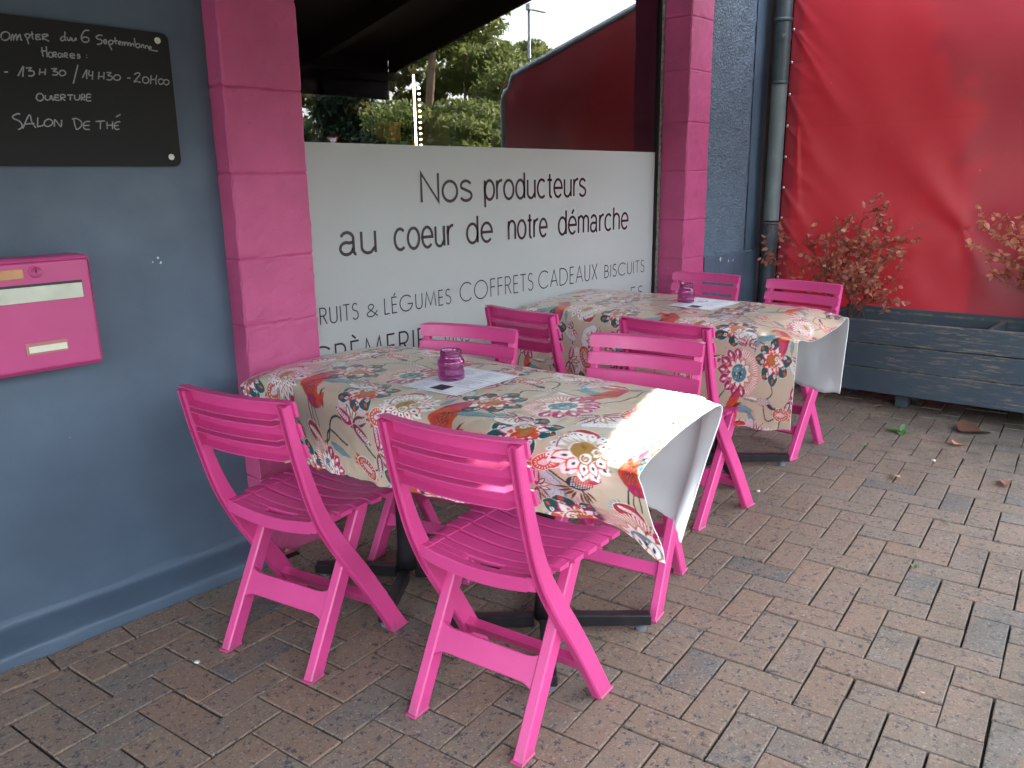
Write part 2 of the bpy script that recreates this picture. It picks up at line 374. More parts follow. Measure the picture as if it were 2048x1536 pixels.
for k in range(-3, 20):
    for y0_, y1_, o_ in ((2.504,2.614,.1),(2.616,2.726,.0)):
        x = 1.50+.2205*k+o_
        if 1.45 < x < 5.1: polys.append([np.array(q) for q in ((x,y0_),(x+.2205,y0_),(x+.2205,y1_),(x,y1_))])
_c2 = np.array([[math.cos(.731566), math.sin(.731566)], [math.sin(.731566), -math.cos(.731566)]])
def vis_rank(Q):
    c = sum(Q)/len(Q); d = _c2@c
    f = d[0]; s = d[1]
    if f < .9 or abs(s) > .66*f+.25: return 1e6+f*f+s*s
    return f
order = sorted(range(len(polys)), key=lambda i: vis_rank(polys[i]))
for i in order[:300]:
    Q = polys[i]; c = sum(Q)/len(Q); v, f = paver_geom([q-c for q in Q], rs)
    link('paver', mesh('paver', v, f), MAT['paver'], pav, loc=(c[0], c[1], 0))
V = []; F = []; T = []
for i in order[300:]:
    v, f = paver_geom(polys[i], rs, .0024); o = len(V); V += v; F += [tuple(a+o for a in q) for q in f]; T += [rs.rand()]*len(v)
me = mesh('pavers_beyond', V, F); at = me.attributes.new('tone', 'FLOAT', 'POINT'); at.data.foreach_set('value', np.array(T, dtype=np.float32))
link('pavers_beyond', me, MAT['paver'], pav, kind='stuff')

# ---- cloth surfaces: control stations from the wall hem to the open end
def catmull(P, t):
    """P (n,...) control values, t (m,) in 0..n-1"""
    n = len(P); i = np.clip(np.floor(t).astype(int), 0, n-2); f = (t-i).reshape((-1,)+(1,)*(P.ndim-1))
    p1 = P[i]; p2 = P[i+1]
    p0 = np.where((i > 0).reshape(f.shape), P[np.maximum(i-1, 0)], 2*p1-p2)
    p3 = np.where((i < n-2).reshape(f.shape), P[np.minimum(i+2, n-1)], 2*p2-p1)
    return .5*((2*p1)+(-p0+p2)*f+(2*p0-5*p1+4*p2-p3)*f**2+(-p0+3*p1-3*p2+p3)*f**3)
def cloth_grid(ST, nu, nv):
    P = np.array(ST, float)                     # stations x 9 x 3
    # chord-length parameters so that the print is not stretched
    du = np.linalg.norm(np.diff(P, axis=1), axis=2).mean(0); cu = np.r_[0, np.cumsum(du)]
    dv = np.linalg.norm(np.diff(P[:, 3:6], axis=0), axis=2).mean(1); cv = np.r_[0, np.cumsum(dv)]
    U = np.linspace(0, cu[-1], nu); V = np.linspace(0, cv[-1], nv)
    tu = np.interp(U, cu, np.arange(len(cu))); tv = np.interp(V, cv, np.arange(len(cv)))
    G = catmull(P, tv)                          # nv x 9 x 3
    G = np.transpose(catmull(np.transpose(G, (1, 0, 2)), tu), (1, 0, 2))   # nv x nu x 3
    return G, U, V
ST1 = [
 [(1.345,2.17,.50),(1.352,2.28,.59),(1.36,2.37,.655),(1.385,2.45,.712),(1.62,2.47,.738),(1.86,2.40,.752),(1.95,2.38,.71),(1.97,2.36,.58),(1.97,2.34,.45)],
 [(1.340,2.03,.525),(1.350,2.13,.62),(1.365,2.22,.728),(1.415,2.27,.765),(1.67,2.30,.771),(1.92,2.27,.770),(1.968,2.26,.735),(1.985,2.25,.60),(1.99,2.24,.42)],
 [(1.345,1.81,.535),(1.350,1.85,.63),(1.366,1.89,.735),(1.420,1.90,.768),(1.67,1.90,.772),(1.93,1.90,.770),(1.980,1.90,.735),(1.995,1.90,.60),(2.00,1.90,.42)],
 [(1.365,1.46,.555),(1.362,1.48,.65),(1.376,1.50,.733),(1.425,1.50,.767),(1.68,1.50,.772),(1.945,1.50,.770),(1.990,1.50,.735),(2.000,1.50,.60),(2.00,1.50,.42)],
 [(1.440,1.16,.572),(1.415,1.16,.65),(1.412,1.15,.715),(1.465,1.15,.755),(1.70,1.14,.770),(1.955,1.12,.772),(2.000,1.11,.738),(1.960,1.11,.60),(1.88,1.11,.44)],
 [(1.470,1.02,.572),(1.432,1.01,.640),(1.428,1.00,.695),(1.470,1.00,.735),(1.68,1.00,.757),(1.90,1.03,.778),(1.940,1.04,.748),(1.870,1.03,.61),(1.78,1.03,.46)],
 [(1.490,.880,.515),(1.452,.890,.620),(1.425,.905,.705),(1.432,.915,.742),(1.59,.935,.772),(1.80,.955,.790),(1.885,.960,.772),(1.850,.985,.62),(1.77,1.00,.43)]]
ST2 = [
 [(2.950,2.60,.43),(2.960,2.64,.55),(2.960,2.67,.665),(3.030,2.69,.725),(3.35,2.70,.752),(3.62,2.70,.765),(3.70,2.69,.72),(3.73,2.68,.58),(3.74,2.68,.43)],
 [(2.960,2.42,.40),(2.962,2.44,.56),(2.975,2.46,.72),(3.050,2.48,.766),(3.35,2.50,.772),(3.65,2.50,.770),(3.72,2.49,.73),(3.73,2.49,.58),(3.74,2.49,.41)],
 [(2.965,2.00,.39),(2.965,2.01,.56),(2.980,2.02,.725),(3.050,2.03,.768),(3.36,2.03,.772),(3.67,2.03,.770),(3.72,2.03,.73),(3.73,2.03,.58),(3.74,2.03,.41)],
 [(2.965,1.62,.385),(2.965,1.62,.55),(2.980,1.62,.72),(3.050,1.62,.768),(3.36,1.62,.772),(3.66,1.62,.770),(3.71,1.62,.73),(3.72,1.62,.58),(3.73,1.62,.41)],
 [(2.960,1.40,.385),(2.960,1.40,.55),(2.970,1.40,.71),(3.030,1.41,.762),(3.32,1.42,.765),(3.62,1.42,.770),(3.685,1.42,.74),(3.66,1.41,.58),(3.62,1.41,.41)],
 [(2.950,1.22,.405),(2.955,1.22,.55),(2.965,1.22,.715),(3.000,1.225,.752),(3.16,1.235,.722),(3.44,1.248,.738),(3.565,1.25,.755),(3.555,1.25,.59),(3.535,1.25,.425)]]

# ------------------------------------------------------------------ facade
WY = 2.648      # plane of the blue wall on the left
lw = thing('house_wall', 'smooth slate blue painted wall left of the first pink pillar, carrying the blackboard and mailbox', 'wall', (0, WY, 0))
ny, nx = 150, 210
G = np.zeros((ny, nx, 3)); G[..., 0] = np.linspace(-4.2, 1.478, nx)[None]; G[..., 2] = np.linspace(.04, 3.3, ny)[:, None]
G[..., 1] = bandnoise(ny, nx, 9, 50, 5)*.0012
link('painted_render', grid_mesh('painted_render', G, flip=False), MAT['wall'], lw)
box('masonry', -4.2, 1.476, .012, .5, 0, 3.3, MAT['wall'], lw)
# sloped plinth along its foot
ny, nx = 14, 260; prof = np.array([(-.145,-.02),(-.145,.012),(-.1445,.030),(-.140,.038),(-.12,.043),(-.08,.047),(-.04,.051),(-.012,.056),(-.003,.066),(.002,.09)])
t = np.linspace(0, len(prof)-1, ny*2); pr = catmull(prof, t)
G = np.zeros((len(pr), nx, 3)); G[..., 0] = np.linspace(-4.2, 1.50, nx)[None]; G[..., 1] = pr[:, 0][:, None]; G[..., 2] = pr[:, 1][:, None]
nz = bandnoise(len(pr), nx, 6, 40, 9)*.0009; G[..., 2] += nz; G[..., 1] += nz*.8
link('plinth', grid_mesh('plinth', G), MAT['wall'], lw)

def block_mesh(x0, x1, y0, y1, z0, z1, seed, amp=.0013):
    """painted masonry block: front, two sides, rounded uneven arrises"""
    rs = np.random.RandomState(seed); nzv = 14
    w, d = x1-x0, y1-y0; r = .007
    ring = [(x0, y1)]+[(x0, y) for y in np.linspace(y1, y0+r, 5)[1:]]+[(x0+r*.3, y0+r*.3)]+[(x, y0) for x in np.linspace(x0+r, x1-r, 12)]+[(x1-r*.3, y0+r*.3)]+[(x1, y) for y in np.linspace(y0+r, y1, 5)]
    ring = np.array(ring); n = len(ring); zs = np.r_[z0+.0022, z0+.008, np.linspace(z0+.02, z1-.02, nzv-4), z1-.008, z1-.0022]
    G = np.zeros((len(zs), n, 3)); G[..., 0] = ring[:, 0]; G[..., 1] = ring[:, 1]; G[..., 2] = zs[:, None]
    c = np.array([(x0+x1)/2, y1]); nrm = np.zeros((n, 2))
    for i, (x, y) in enumerate(ring):
        v = np.array([(-1 if x < x0+.001 else (1 if x > x1-.001 else 0)), (-1 if y < y0+.001 else 0)], float)
        if np.linalg.norm(v) < .1: v = np.array([-1 if x < c[0] else 1, -1.])
        nrm[i] = v/np.linalg.norm(v)
    h = rs.randn(len(zs), n)*amp*.35+bandnoise(len(zs)+2, n+(n % 2), 2, 10, seed+50)[:len(zs), :n]*amp*.6
    h[0] -= .002; h[-1] -= .002
    for i in range(n):
        if abs(nrm[i][0]*nrm[i][1]) > .1: h[:, i] -= np.abs(rs.randn(len(zs)))*.0022
    G[..., 0] += h*nrm[:, 0]; G[..., 1] += h*nrm[:, 1]
    V = G.reshape(-1, 3).tolist(); F = []
    for i in range(len(zs)-1):
        for j in range(n-1): F.append((i*n+j, i*n+j+1, (i+1)*n+j+1, (i+1)*n+j))
    top = (len(zs)-1)*n; F.append(tuple(top+j for j in range(n))); F.append(tuple(range(n))[::-1])
    m = mesh('block', V, F, smooth=False); return m
ZJ = [-.02, .31, .595, .872, 1.102, 1.388, 1.664, 1.952, 2.238, 2.52, 2.81, 3.1]
for name, x0, x1, y1, lab, sd_ in (('pillar', 1.476, 1.776, 2.80, 'pink painted block pillar beside the blue wall, behind the left end of the nearer table', 10),
                              ('pillar', 4.414, 4.669, 2.80, 'narrower pink painted block pillar between the shop window and the roughcast wall', 40)):
    pl_ = thing(name, lab, 'pillar', (0, 0, 0), group='pink block pillars framing the window')
    box('mortar_core', x0+.005, x1-.005, 2.5655, y1-.002, 0, 3.1, MAT['mortar'], pl_)
    for k in range(len(ZJ)-1):
        link('block', block_mesh(x0, x1, 2.56+(.0015 if k % 2 else -.0005), y1, ZJ[k], ZJ[k+1], sd_+k), MAT['block'], pl_)

# roughcast wall right of the second pillar
rw = thing('roughcast_wall', 'slate blue wall with coarse worm textured roughcast between right pillar and rain pipe', 'wall')
ny, nx = 560, 170
G = np.zeros((ny, nx, 3)); xs = np.linspace(4.669, 5.235, nx); zs = np.linspace(.862, 3.1, ny)
h = bandnoise(ny, nx, 1.7, 6.0, 77); h = 1/(1+np.exp(-(h)*3.0)); edge = np.clip((5.215-xs)/.02, 0, 1)[None]
G[..., 0] = xs[None]; G[..., 2] = zs[:, None]; G[..., 1] = 2.574-h*.0095*edge-bandnoise(ny, nx, 12, 60, 3)*.0012
link('roughcast', grid_mesh('roughcast', G), MAT['rough'], rw)
box('masonry', 4.669, 5.47, 2.585, 2.95, 0, 3.1, MAT['wall'], rw)
G = np.zeros((90, 24, 3)); G[..., 0] = np.linspace(5.236, 5.47, 24)[None]; G[..., 2] = np.linspace(.0, 3.1, 90)[:, None]; G[..., 1] = 2.568+bandnoise(90, 24, 8, 40, 8)*.0004
link('corner_band', grid_mesh('corner_band', G), MAT['wall'], rw)
ny, nx = 60, 60; prof = np.array([(2.578, .866), (2.562, .862), (2.557, .855), (2.556, .80), (2.556, .4), (2.556, -.02)])
pr = catmull(prof, np.linspace(0, 5, ny)); G = np.zeros((ny, nx, 3)); G[..., 0] = np.linspace(4.669, 5.44, nx)[None]; G[..., 1] = pr[:, 0][:, None]-(.0)+bandnoise(ny, nx, 3, 20, 31)*.0012; G[..., 2] = pr[:, 1][:, None]+bandnoise(ny, nx, 3, 20, 32)*.001
link('smooth_dado', grid_mesh('smooth_dado', G, flip=True), MAT['wall'], rw)
# chips where paint has come off
rs = np.random.RandomState(12)
for cx, cz, s in ((4.87,.835,.018),(4.98,.815,.010),(5.045,.815,.010),(5.03,.70,.013),(4.70,.60,.01)):
    n = 11; a = np.linspace(0, 2*np.pi, n, endpoint=False); r_ = s*(.6+.5*rs.rand(n)); V = [(cx+r_[i]*math.cos(a[i])*.6, 2.5515, cz+r_[i]*math.sin(a[i])) for i in range(n)]
    link('paint_chip', mesh('paint_chip', V, [tuple(range(n))[::-1]]), simple('bare_plaster', (.62,.66,.68), .8) if 'chip' not in MAT else MAT['chip'], rw)
    MAT.setdefault('chip', bpy.data.materials['bare_plaster'])
for cx, cz, s in ((.66,1.34,.006),(.69,1.337,.003),(1.235,1.125,.005),(1.217,1.112,.003),(1.243,1.108,.005)):
    n = 9; a = np.linspace(0, 2*np.pi, n, endpoint=False); r_ = s*(.35+.7*rs.rand(n)); V = [(cx+r_[i]*math.cos(a[i]), WY-.0042, cz+r_[i]*math.sin(a[i])) for i in range(n)]
    o = link('paint_chip', mesh('paint_chip', V, [tuple(range(n))[::-1]]), MAT['chip'], lw); o.matrix_parent_inverse = Matrix.Translation((0, -WY, 0))

# wall above and under the window, rest of the building
bd = thing('shop_building', 'upper wall and sill wall of the shop around its big window', 'building')
box('lintel_wall', 1.776, 4.414, 2.80, 3.0, 2.62, 3.3, MAT['wall'], bd)
box('sill_wall', 1.776, 4.414, 2.80, 2.95, 0, .32, MAT['wall'], bd)
box('side_wall', 5.20, 5.46, 2.96, 9, 0, 3.3, MAT['wall'], bd)
box('flat_roof', -4.2, 5.47, 2.66, 9, 3.31, 3.5, MAT['wall'], bd)
box('back_wall', -4.2, 5.19, 8.8, 9, 0, 3.3, MAT['wall'], bd)

# ------------------------------------------------------------------ shop window
sw = thing('shop_window', 'large shop window with frosted lower film and dark lettering between two pink pillars', 'window')
GYP = 2.752
link('glass', mesh('glass', [(1.786,GYP,.34),(4.383,GYP,.34),(4.383,GYP,2.62),(1.786,GYP,2.62)], [(0,1,2,3)]), MAT['glass'], sw)
link('frosted_film', mesh('frosted_film', [(1.80,GYP-.003,.36),(4.366,GYP-.003,.36),(4.366,GYP-.003,1.498),(1.80,GYP-.003,1.504)], [(0,1,2,3)]), MAT['film'], sw)
ny = 160; G = np.zeros((ny, 5, 3)); zz = np.linspace(.3, 2.7, ny); wob = bandnoise(ny, 5, 2, 10, 2)[:, :5]*.0018
for i, (x, y) in enumerate(((4.392,2.742),(4.394,2.733),(4.403,2.731),(4.4135,2.731),(4.4135,2.735))): G[:, i, 0] = x+(wob[:, i] if 0 < i < 4 else 0); G[:, i, 1] = y+wob[:, i]; G[:, i, 2] = zz
link('edge_trim', grid_mesh('edge_trim', G), MAT['trim'], sw)
box('frame', 4.372, 4.391, 2.742, 2.79, .3, 2.7, MAT['rubber'], sw)
box('frame', 1.777, 1.795, 2.742, 2.79, .3, 2.7, MAT['rubber'], sw)
box('frame', 1.796, 4.371, 2.742, 2.79, .3, .345, MAT['rubber'], sw)
box('frame', 1.796, 4.371, 2.742, 2.79, 2.615, 2.7, MAT['rubber'], sw)

# ---- monoline lettering
def arc(cx, cy, rx, ry, a0, a1, n=None):
    n = n or max(5, int(abs(a1-a0)/11)); return [(cx+rx*math.cos(R(a0+(a1-a0)*i/n)), cy+ry*math.sin(R(a0+(a1-a0)*i/n))) for i in range(n+1)]
X_ = .715
LOW = {
 'N': ([[(.04,0),(.04,1),(.56,0),(.56,1)]], .60),
 'o': ([arc(.26,X_/2,.235,X_/2,90,450)], .52), 'c': ([arc(.25,X_/2,.225,X_/2,48,312)], .47),
 's': ([arc(.20,X_*.75,.165,X_*.25,20,205)+arc(.20,X_*.25,.185,X_*.25,62,-160)], .40),
 'p': ([[(.05,X_),(.05,-.28)], arc(.27,X_/2,.215,X_/2,185,-175)], .50),
 'd': ([[(.46,1.0),(.46,0)], arc(.25,X_/2,.215,X_/2,5,365)], .51),
 'u': ([[(.05,X_)]+arc(.22,.20,.17,.20,180,300)+[(.43,.2)], [(.43,X_),(.43,0)]], .48),
 'r': ([[(.05,X_),(.05,0)], [(.05,.42)]+arc(.27,.44,.21,X_-.44,170,80)], .30),
 't': ([[(.15,.93),(.15,.14)]+arc(.24,.13,.09,.13,180,285), [(.02,X_-.02),(.27,X_-.02)]], .29),
 'e': ([[(.035,X_/2+.01),(.475,X_/2+.01)]+arc(.255,X_/2,.22,X_/2,4,318)], .50),
 'a': ([arc(.215,X_*.72,.165,X_*.28,160,0)+[(.38,.12)]+arc(.44,.10,.06,.10,180,275), [(.38,X_*.55)]+arc(.19,.20,.165,.195,65,330)+[(.38,.22)]], .48),
 'n': ([[(.05,X_),(.05,0)], [(.05,.45)]+arc(.24,.46,.19,X_-.46,170,0)+[(.43,0)]], .48),
 'm': ([[(.05,X_),(.05,0)], [(.05,.48)]+arc(.20,.50,.15,X_-.50,170,0)+[(.35,0)], [(.35,.48)]+arc(.50,.50,.15,X_-.50,170,0)+[(.65,0)]], .70),
 'h': ([[(.05,1),(.05,0)], [(.05,.45)]+arc(.24,.46,.19,X_-.46,170,0)+[(.43,0)]], .48),
 ' ': ([], .24)}
LOW['é'] = (LOW['e'][0]+[[(.22,.84),(.33,1.02)]], .50)
CAP = {
 'R': ([[(.05,0),(.05,1),(.22,1)]+arc(.25,.76,.20,.24,90,-90)+[(.05,.52)], [(.24,.52),(.48,0)]], .52), 'U': ([[(.05,1),(.05,.28)]+arc(.28,.28,.23,.28,180,360)+[(.51,1)]], .57),
 'I': ([[(.05,0),(.05,1)]], .12), 'T': ([[(.0,1),(.44,1)], [(.22,1),(.22,0)]], .46), 'S': ([arc(.22,.77,.17,.23,35,225)+arc(.22,.27,.20,.27,75,-150)], .45),
 'F': ([[(.05,0),(.05,1),(.38,1)], [(.05,.55),(.36,.55)]], .41), 'L': ([[(.05,1),(.05,0),(.37,0)]], .38), 'E': ([[(.38,1),(.05,1),(.05,0),(.38,0)], [(.05,.53),(.36,.53)]], .43),
 'G': ([arc(.49,.5,.45,.51,42,330)+[(.93,.44),(.58,.44)]], 1.0), 'M': ([[(.03,0),(.16,1),(.44,.12),(.72,1),(.85,0)]], .90), 'C': ([arc(.49,.5,.45,.51,45,315)], .86),
 'O': ([arc(.5,.5,.46,.51,90,450)], 1.02), 'A': ([[(.02,0),(.33,1),(.64,0)], [(.13,.33),(.53,.33)]], .66), 'D': ([[(.05,0),(.05,1),(.25,1)]+arc(.25,.5,.47,.5,90,-90)+[(.05,0)]], .76),
 'X': ([[(.02,1),(.50,0)], [(.50,1),(.02,0)]], .53), 'B': ([[(.05,.53),(.05,1),(.22,1)]+arc(.23,.77,.18,.23,90,-90)+[(.05,.53),(.05,0),(.24,0)]+arc(.24,.27,.22,.26,-90,90)], .50),
 'V': ([[(.02,1),(.30,0),(.58,1)]], .60), 'N': ([[(.05,0),(.05,1),(.62,0),(.62,1)]], .68),
 '&': ([[(.62,0),(.14,.66)]+arc(.26,.80,.15,.19,205,-20)+[(.30,.55),(.10,.36)]+arc(.24,.21,.21,.21,150,330)+[(.62,.45)]], .66), ' ': ([], .34)}
CAP['É'] = (CAP['E'][0]+[[(.18,1.10),(.30,1.26)]], .43); CAP['È'] = (CAP['E'][0]+[[(.10,1.26),(.26,1.10)]], .43)
def ribbon(path, w, T):
    """flat stroke; T maps 2-D to 3-D"""
    P = [np.array(p, float) for p in path]; Q = [P[0]]
    for p in P[1:]:
        if np.linalg.norm(p-Q[-1]) > 1e-5: Q.append(p)
    P = Q; n = len(P); V = []; F = []
    if n < 2: return V, F
    for i in range(n):
        d1 = P[i]-P[i-1] if i > 0 else P[1]-P[0]; d2 = P[i+1]-P[i] if i < n-1 else P[-1]-P[-2]
        d1 = d1/np.linalg.norm(d1); d2 = d2/np.linalg.norm(d2); t = d1+d2
        if np.linalg.norm(t) < .3: t = d1
        t = t/np.linalg.norm(t); nn = np.array([-t[1], t[0]]); k = min(1/max(.35, abs(nn@np.array([-d1[1], d1[0]]))), 2.2)
        V += [T(P[i]+nn*w/2*k), T(P[i]-nn*w/2*k)]
    for i in range(n-1): F.append((2*i, 2*i+1, 2*i+3, 2*i+2))
    return V, F
def word(text, x0, x1, z0, h, glyphs, w, mat, y=GYP-.0045, track=.07, name='lettering'):
    adv = sum(glyphs[c][1] for c in text)+track*(len(text)-1); sx = (x1-x0)/adv; x = x0; parts = []
    for c in text:
        for p in glyphs[c][0]: parts.append(ribbon([(x+q[0]*sx, z0+q[1]*h) for q in p], w, lambda q: (q[0], y, q[1])))
        x += (glyphs[c][1]+track)*sx
    V, F = merge([q for q in parts if q[0]]); o = link(name, mesh(name, V, F), mat, sw); return o
def caps_line(items, z0, h, w):
    for t, x0, x1, hh in items: word(t, x0, x1, z0, hh, CAP, w*(hh/.08)**.3, MAT['thinlettering'], track=.13)
word('Nos', 2.478, 2.800, 1.262, .124, LOW, .0134, MAT['lettering'])
word('producteurs', 2.880, 3.680, 1.262, .124, LOW, .0134, MAT['lettering'])
word('au', 2.030, 2.225, 1.066, .124, LOW, .0134, MAT['lettering'])
word('coeur', 2.318, 2.672, 1.066, .124, LOW, .0134, MAT['lettering'])
word('de', 2.755, 2.935, 1.066, .124, LOW, .0134, MAT['lettering'])
word('notre', 3.045, 3.350, 1.066, .124, LOW, .0134, MAT['lettering'])
word('démarche', 3.440, 4.095, 1.066, .124, LOW, .0134, MAT['lettering'])
caps_line([('FRUITS', 1.872, 2.107, .066), ('&', 2.149, 2.212, .052), ('LÉGUMES', 2.244, 2.645, .068), ('COFFRETS', 2.700, 3.236, .086), ('CADEAUX', 3.275, 3.795, .088), ('BISCUITS', 3.862, 4.280, .070)], .798, .07, .0055)
caps_line([('CRÈMERIE', 1.852, 2.480, .105)], .602, .1, .0078)
caps_line([('VINS', 2.590, 2.762, .058)], .604, .1, .0055)
caps_line([('C', 2.870, 3.02, .115)], .575, .1, .0065)
caps_line([('ES', 4.135, 4.275, .075)], .638, .1, .0060)

# room behind the glass
room = box('room_interior', -1.5, 5.1, 2.84, 8.6, .02, 3.2, simple('dark_room', (.020, .016, .014), .9), None, kind='structure')
bm = bmesh.new(); bm.from_mesh(room.data); bmesh.ops.delete(bm, geom=[f for f in bm.faces if f.normal.y < -.9], context='FACES'); bm.to_mesh(room.data); bm.free()
def led_strip(x, y, z0, z1, n, r, lab, s):
    o = thing('light_strip', lab, 'light strip', (x, y, z0), group='lit led strips inside the shop')
    V, F = merge([([(a+0, b, c+i*(z1-z0)/n) for a, b, c in ((-r,-r,0),(r,-r,0),(r,r,0),(-r,r,0),(-r,-r,r*2),(r,-r,r*2),(r,r,r*2),(-r,r,r*2))], [(0,3,2,1),(4,5,6,7),(0,1,5,4),(1,2,6,5),(2,3,7,6),(3,0,4,7)]) for i in range(n)])
    link('diode_row', mesh('diode_row', V, F), emit('warm_led', (1., .80, .50), s), o, kind='stuff'); return o
led_strip(3.50, 3.9, 1.27, 1.97, 60, .0040, 'brightest vertical warm led strip behind the glass above the word Nos', 3)
led_strip(3.585, 3.95, 1.26, 1.93, 20, .0045, 'dotted warm led strip immediately right of the brightest one', 4)
led_strip(4.95, 4.0, 1.20, 1.50, 9, .007, 'short dotted led strip low inside the shop at the red reflection', 2.2)
box_m = simple('yellow_carton', (.34, .20, .05), .6, .4, 40)
for x0, x1, y, z0, z1, lab in ((4.55,4.80,3.9,1.30,1.46,'larger yellow carton just above the frosted film, at foot of grey frame reflection'),(3.72,3.86,3.9,1.33,1.405,'small yellow carton peeping over frosted film right of the led strips'),(3.82,3.92,4.6,1.62,1.74,'small tan carton left of the led strips inside the shop')):
    o = thing('carton', lab, 'box', ((x0+x1)/2, y, z0), group='cartons seen inside the shop')
    box('carton_body', -(x1-x0)/2, (x1-x0)/2, -.08, .08, 0, z1-z0, box_m, o, .004); box('carton_lid', -(x1-x0)/2-.004, (x1-x0)/2+.004, -.085, .085, z1-z0-.02, z1-z0+.004, box_m, o, .002)
sh = thing('shop_shelf', 'dark shelf unit inside the shop behind the frosted film', 'shelf', (0, 3.95, 0))
for z in (.5, .9, 1.26): box('shelf_board', 2.6, 5.0, -.18, .18, z, z+.03, MAT['darkwood'], sh)
for x in (2.6, 3.8, 4.97): box('upright', x, x+.03, -.18, .18, 0, 1.259, MAT['darkwood'], sh)
pp = thing('pale_panel', 'pale brown board inside the shop at lower left of the red reflection', 'panel', (5.0, 5.2, 0))
box('board_face', -.35, .05, 0, .03, 1.5, 1.9, simple('pale_brown_board', (.35, .22, .13), .6), pp)

# ------------------------------------------------------------------ blackboard, mailbox
bb = thing('blackboard', 'black notice board with handwritten French opening hours, screwed to the blue wall', 'notice board', (0, 0, 0))
bm = bmesh.new(); bm_box(bm, .30, 1.345, 2.634, 2.640, 1.411, 1.812)
es = [e for e in bm.edges if abs((e.verts[0].co-e.verts[1].co).y) > .004 and e.verts[0].co.x > 1.3]
bmesh.ops.bevel(bm, geom=es, offset=.022, segments=5, affect='EDGES', profile=.5); link('panel', bm_done(bm, 'panel'), MAT['board'], bb)
for x, z in ((1.309, 1.788), (1.313, 1.440)):
    v, f = lathe([(.0095, 0), (.0095, .0025), (.0075, .004), (.0045, .004), (.0042, .0022), (0.0005, .0022)], 18); v = [(a+x, 2.634-c, b+z) for a, b, c in v]
    link('screw_cap', mesh('screw_cap', v, f), simple('white_screw_cap', (.62, .62, .58), .4) if 'cap' not in MAT else MAT['cap'], bb); MAT.setdefault('cap', bpy.data.materials['white_screw_cap'])
